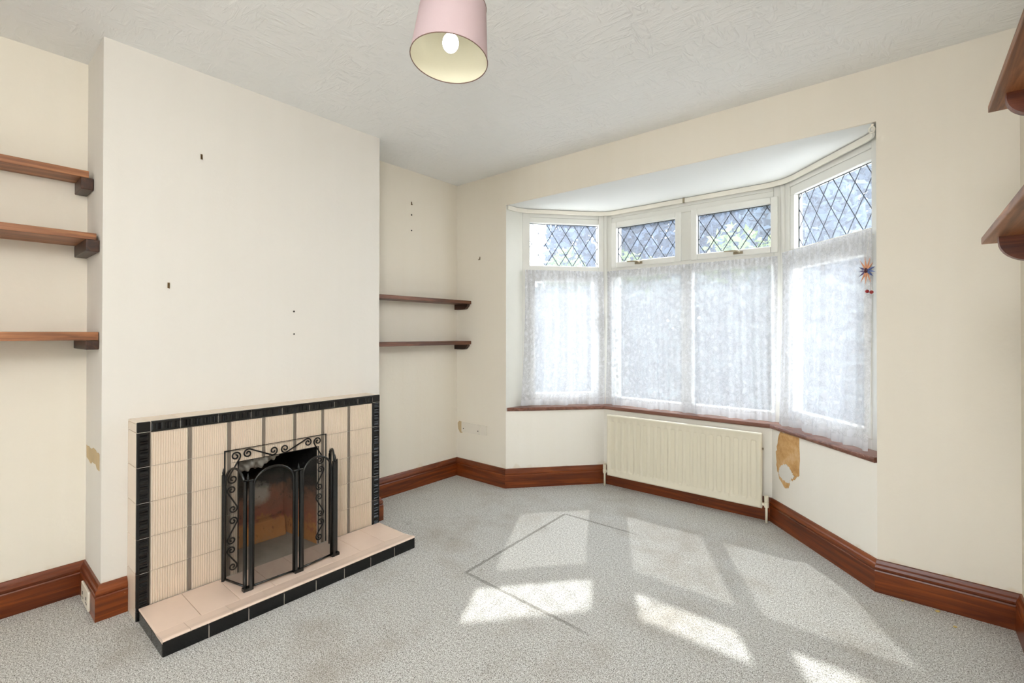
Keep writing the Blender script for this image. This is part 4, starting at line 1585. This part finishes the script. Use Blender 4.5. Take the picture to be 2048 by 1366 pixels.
GT = 'trees beyond the bay window'
foliage('dark_tree', 'large dark tree with a skylight-blue tint in its leaves beyond the left bay window', [(-3.7, 11.5, 3.4, 1.4, 1.4, 2.2), (-1.6, 12, 3.6, 1.5, 1.4, 2.0), (-2.4, 11.6, 5.2, 1.4, 1.3, 1.3)], 16000, 0.12, 'leaf_dark', (-2.4, 11.6, 3.4, 0.16), GT)
foliage('dark_tree', 'dark hazy tree beyond the two centre bay windows', [(-0.2, 15, 4.0, 1.9, 1.5, 2.4), (1.4, 15.5, 4.2, 1.8, 1.5, 2.4), (0.6, 15.2, 6.0, 1.6, 1.4, 1.4)], 16000, 0.14, 'leaf_mid', (0.6, 15.2, 3.6, 0.18), GT)
foliage('dark_tree', 'pale hazy tree beyond the right bay window', [(1.62, 10.2, 2.6, 0.80, 0.8, 1.5), (1.35, 10.3, 3.9, 0.55, 0.7, 0.9), (1.0, 10.3, 3.3, 0.6, 0.7, 1.5)], 9000, 0.10, 'leaf_mid', (1.7, 10.2, 2.4, 0.12), GT)
GS = 'lime green shrubs outside the bay window'
foliage('garden_shrub', 'lime green shrub outside the left bay window', [(-2.1, 7.6, 1.3, 0.65, 0.5, 1.5)], 2600, 0.06, 'leaf_lime', (-2.1, 7.6, 1.0, 0.05), GS)
foliage('garden_shrub', 'lime green shrub outside the left centre top window', [(-0.75, 7.3, 1.2, 0.62, 0.5, 1.42), (-0.3, 7.3, 1.1, 0.45, 0.45, 1.3)], 3400, 0.06, 'leaf_lime', (-0.4, 7.2, 1.0, 0.05), GS)
foliage('garden_shrub', 'lime green shrub outside the right centre top window', [(0.95, 7.3, 1.3, 0.70, 0.5, 1.45), (1.45, 7.4, 1.2, 0.5, 0.5, 1.35)], 3600, 0.06, 'leaf_lime', (1.1, 7.3, 1.0, 0.05), GS)

foliage('backdrop_hedge', 'long dense hedge added outside the lower bay windows to dim the sky behind the curtains',  # added hedge, blocks bright sky behind the net curtains
        [(hx, 6.05, hz, 0.78, 0.5, 0.85) for hx in (-3.7, -2.6, -1.5, -0.4, 0.7, 1.8, 2.9, 4.0) for hz in (0.35, 1.08)], 34000, 0.085, 'leaf_hedge', (0.2, 6.05, 0.5, 0.05), None)

LABELS = {
    'wall_left': 'cream papered wall on the left behind the alcove shelves', 'wall_right': 'cream papered wall on the right with bracketed shelves',
    'wall_front': 'cream papered wall around the bay window opening', 'wall_back': 'cream wall behind the photographer',
    'wall_chimney_breast': 'pale chimney breast wall above the tiled fireplace', 'wall_bay_left': 'pale low wall under the left bay window',
    'wall_bay_centre': 'pale low wall behind the radiator', 'wall_bay_right': 'pale low wall under the right bay window with torn paper',
    'window_1': 'white left angled bay window with leaded top light', 'window_2': 'white centre bay window with two leaded opening top lights',
    'window_3': 'white right angled bay window with leaded top light', 'window_4': 'added white framed window in the unseen rear wall for fill daylight',
    'trim_6': 'white corner post between the left and centre bay windows', 'trim_7': 'white corner post between the centre and right bay windows',
    'baseboard_left': 'stained skirting along the left alcove wall', 'baseboard_breast_side': 'short stained skirting with a socket at the chimney breast corner',
    'baseboard_breast': 'short stained skirting left of the fireplace', 'baseboard_breast_end': 'short stained skirting right of the fireplace',
    'baseboard_breast_far': 'stained skirting on the far side of the chimney breast', 'baseboard_alcove': 'stained skirting in the alcove right of the chimney breast',
    'baseboard_front_left': 'stained skirting left of the bay', 'baseboard_bay_left': 'chipped stained skirting under the left bay window',
    'baseboard_bay_centre': 'stained skirting behind the radiator', 'baseboard_bay_right': 'stained skirting under the right bay window',
    'baseboard_front_right': 'stained skirting right of the bay', 'baseboard_right': 'stained skirting along the right wall', 'baseboard_back': 'stained skirting along the rear wall',
}
for o_ in list(C.objects):
    if o_.parent is None and o_.name in LABELS:
        o_['label'] = LABELS[o_.name]
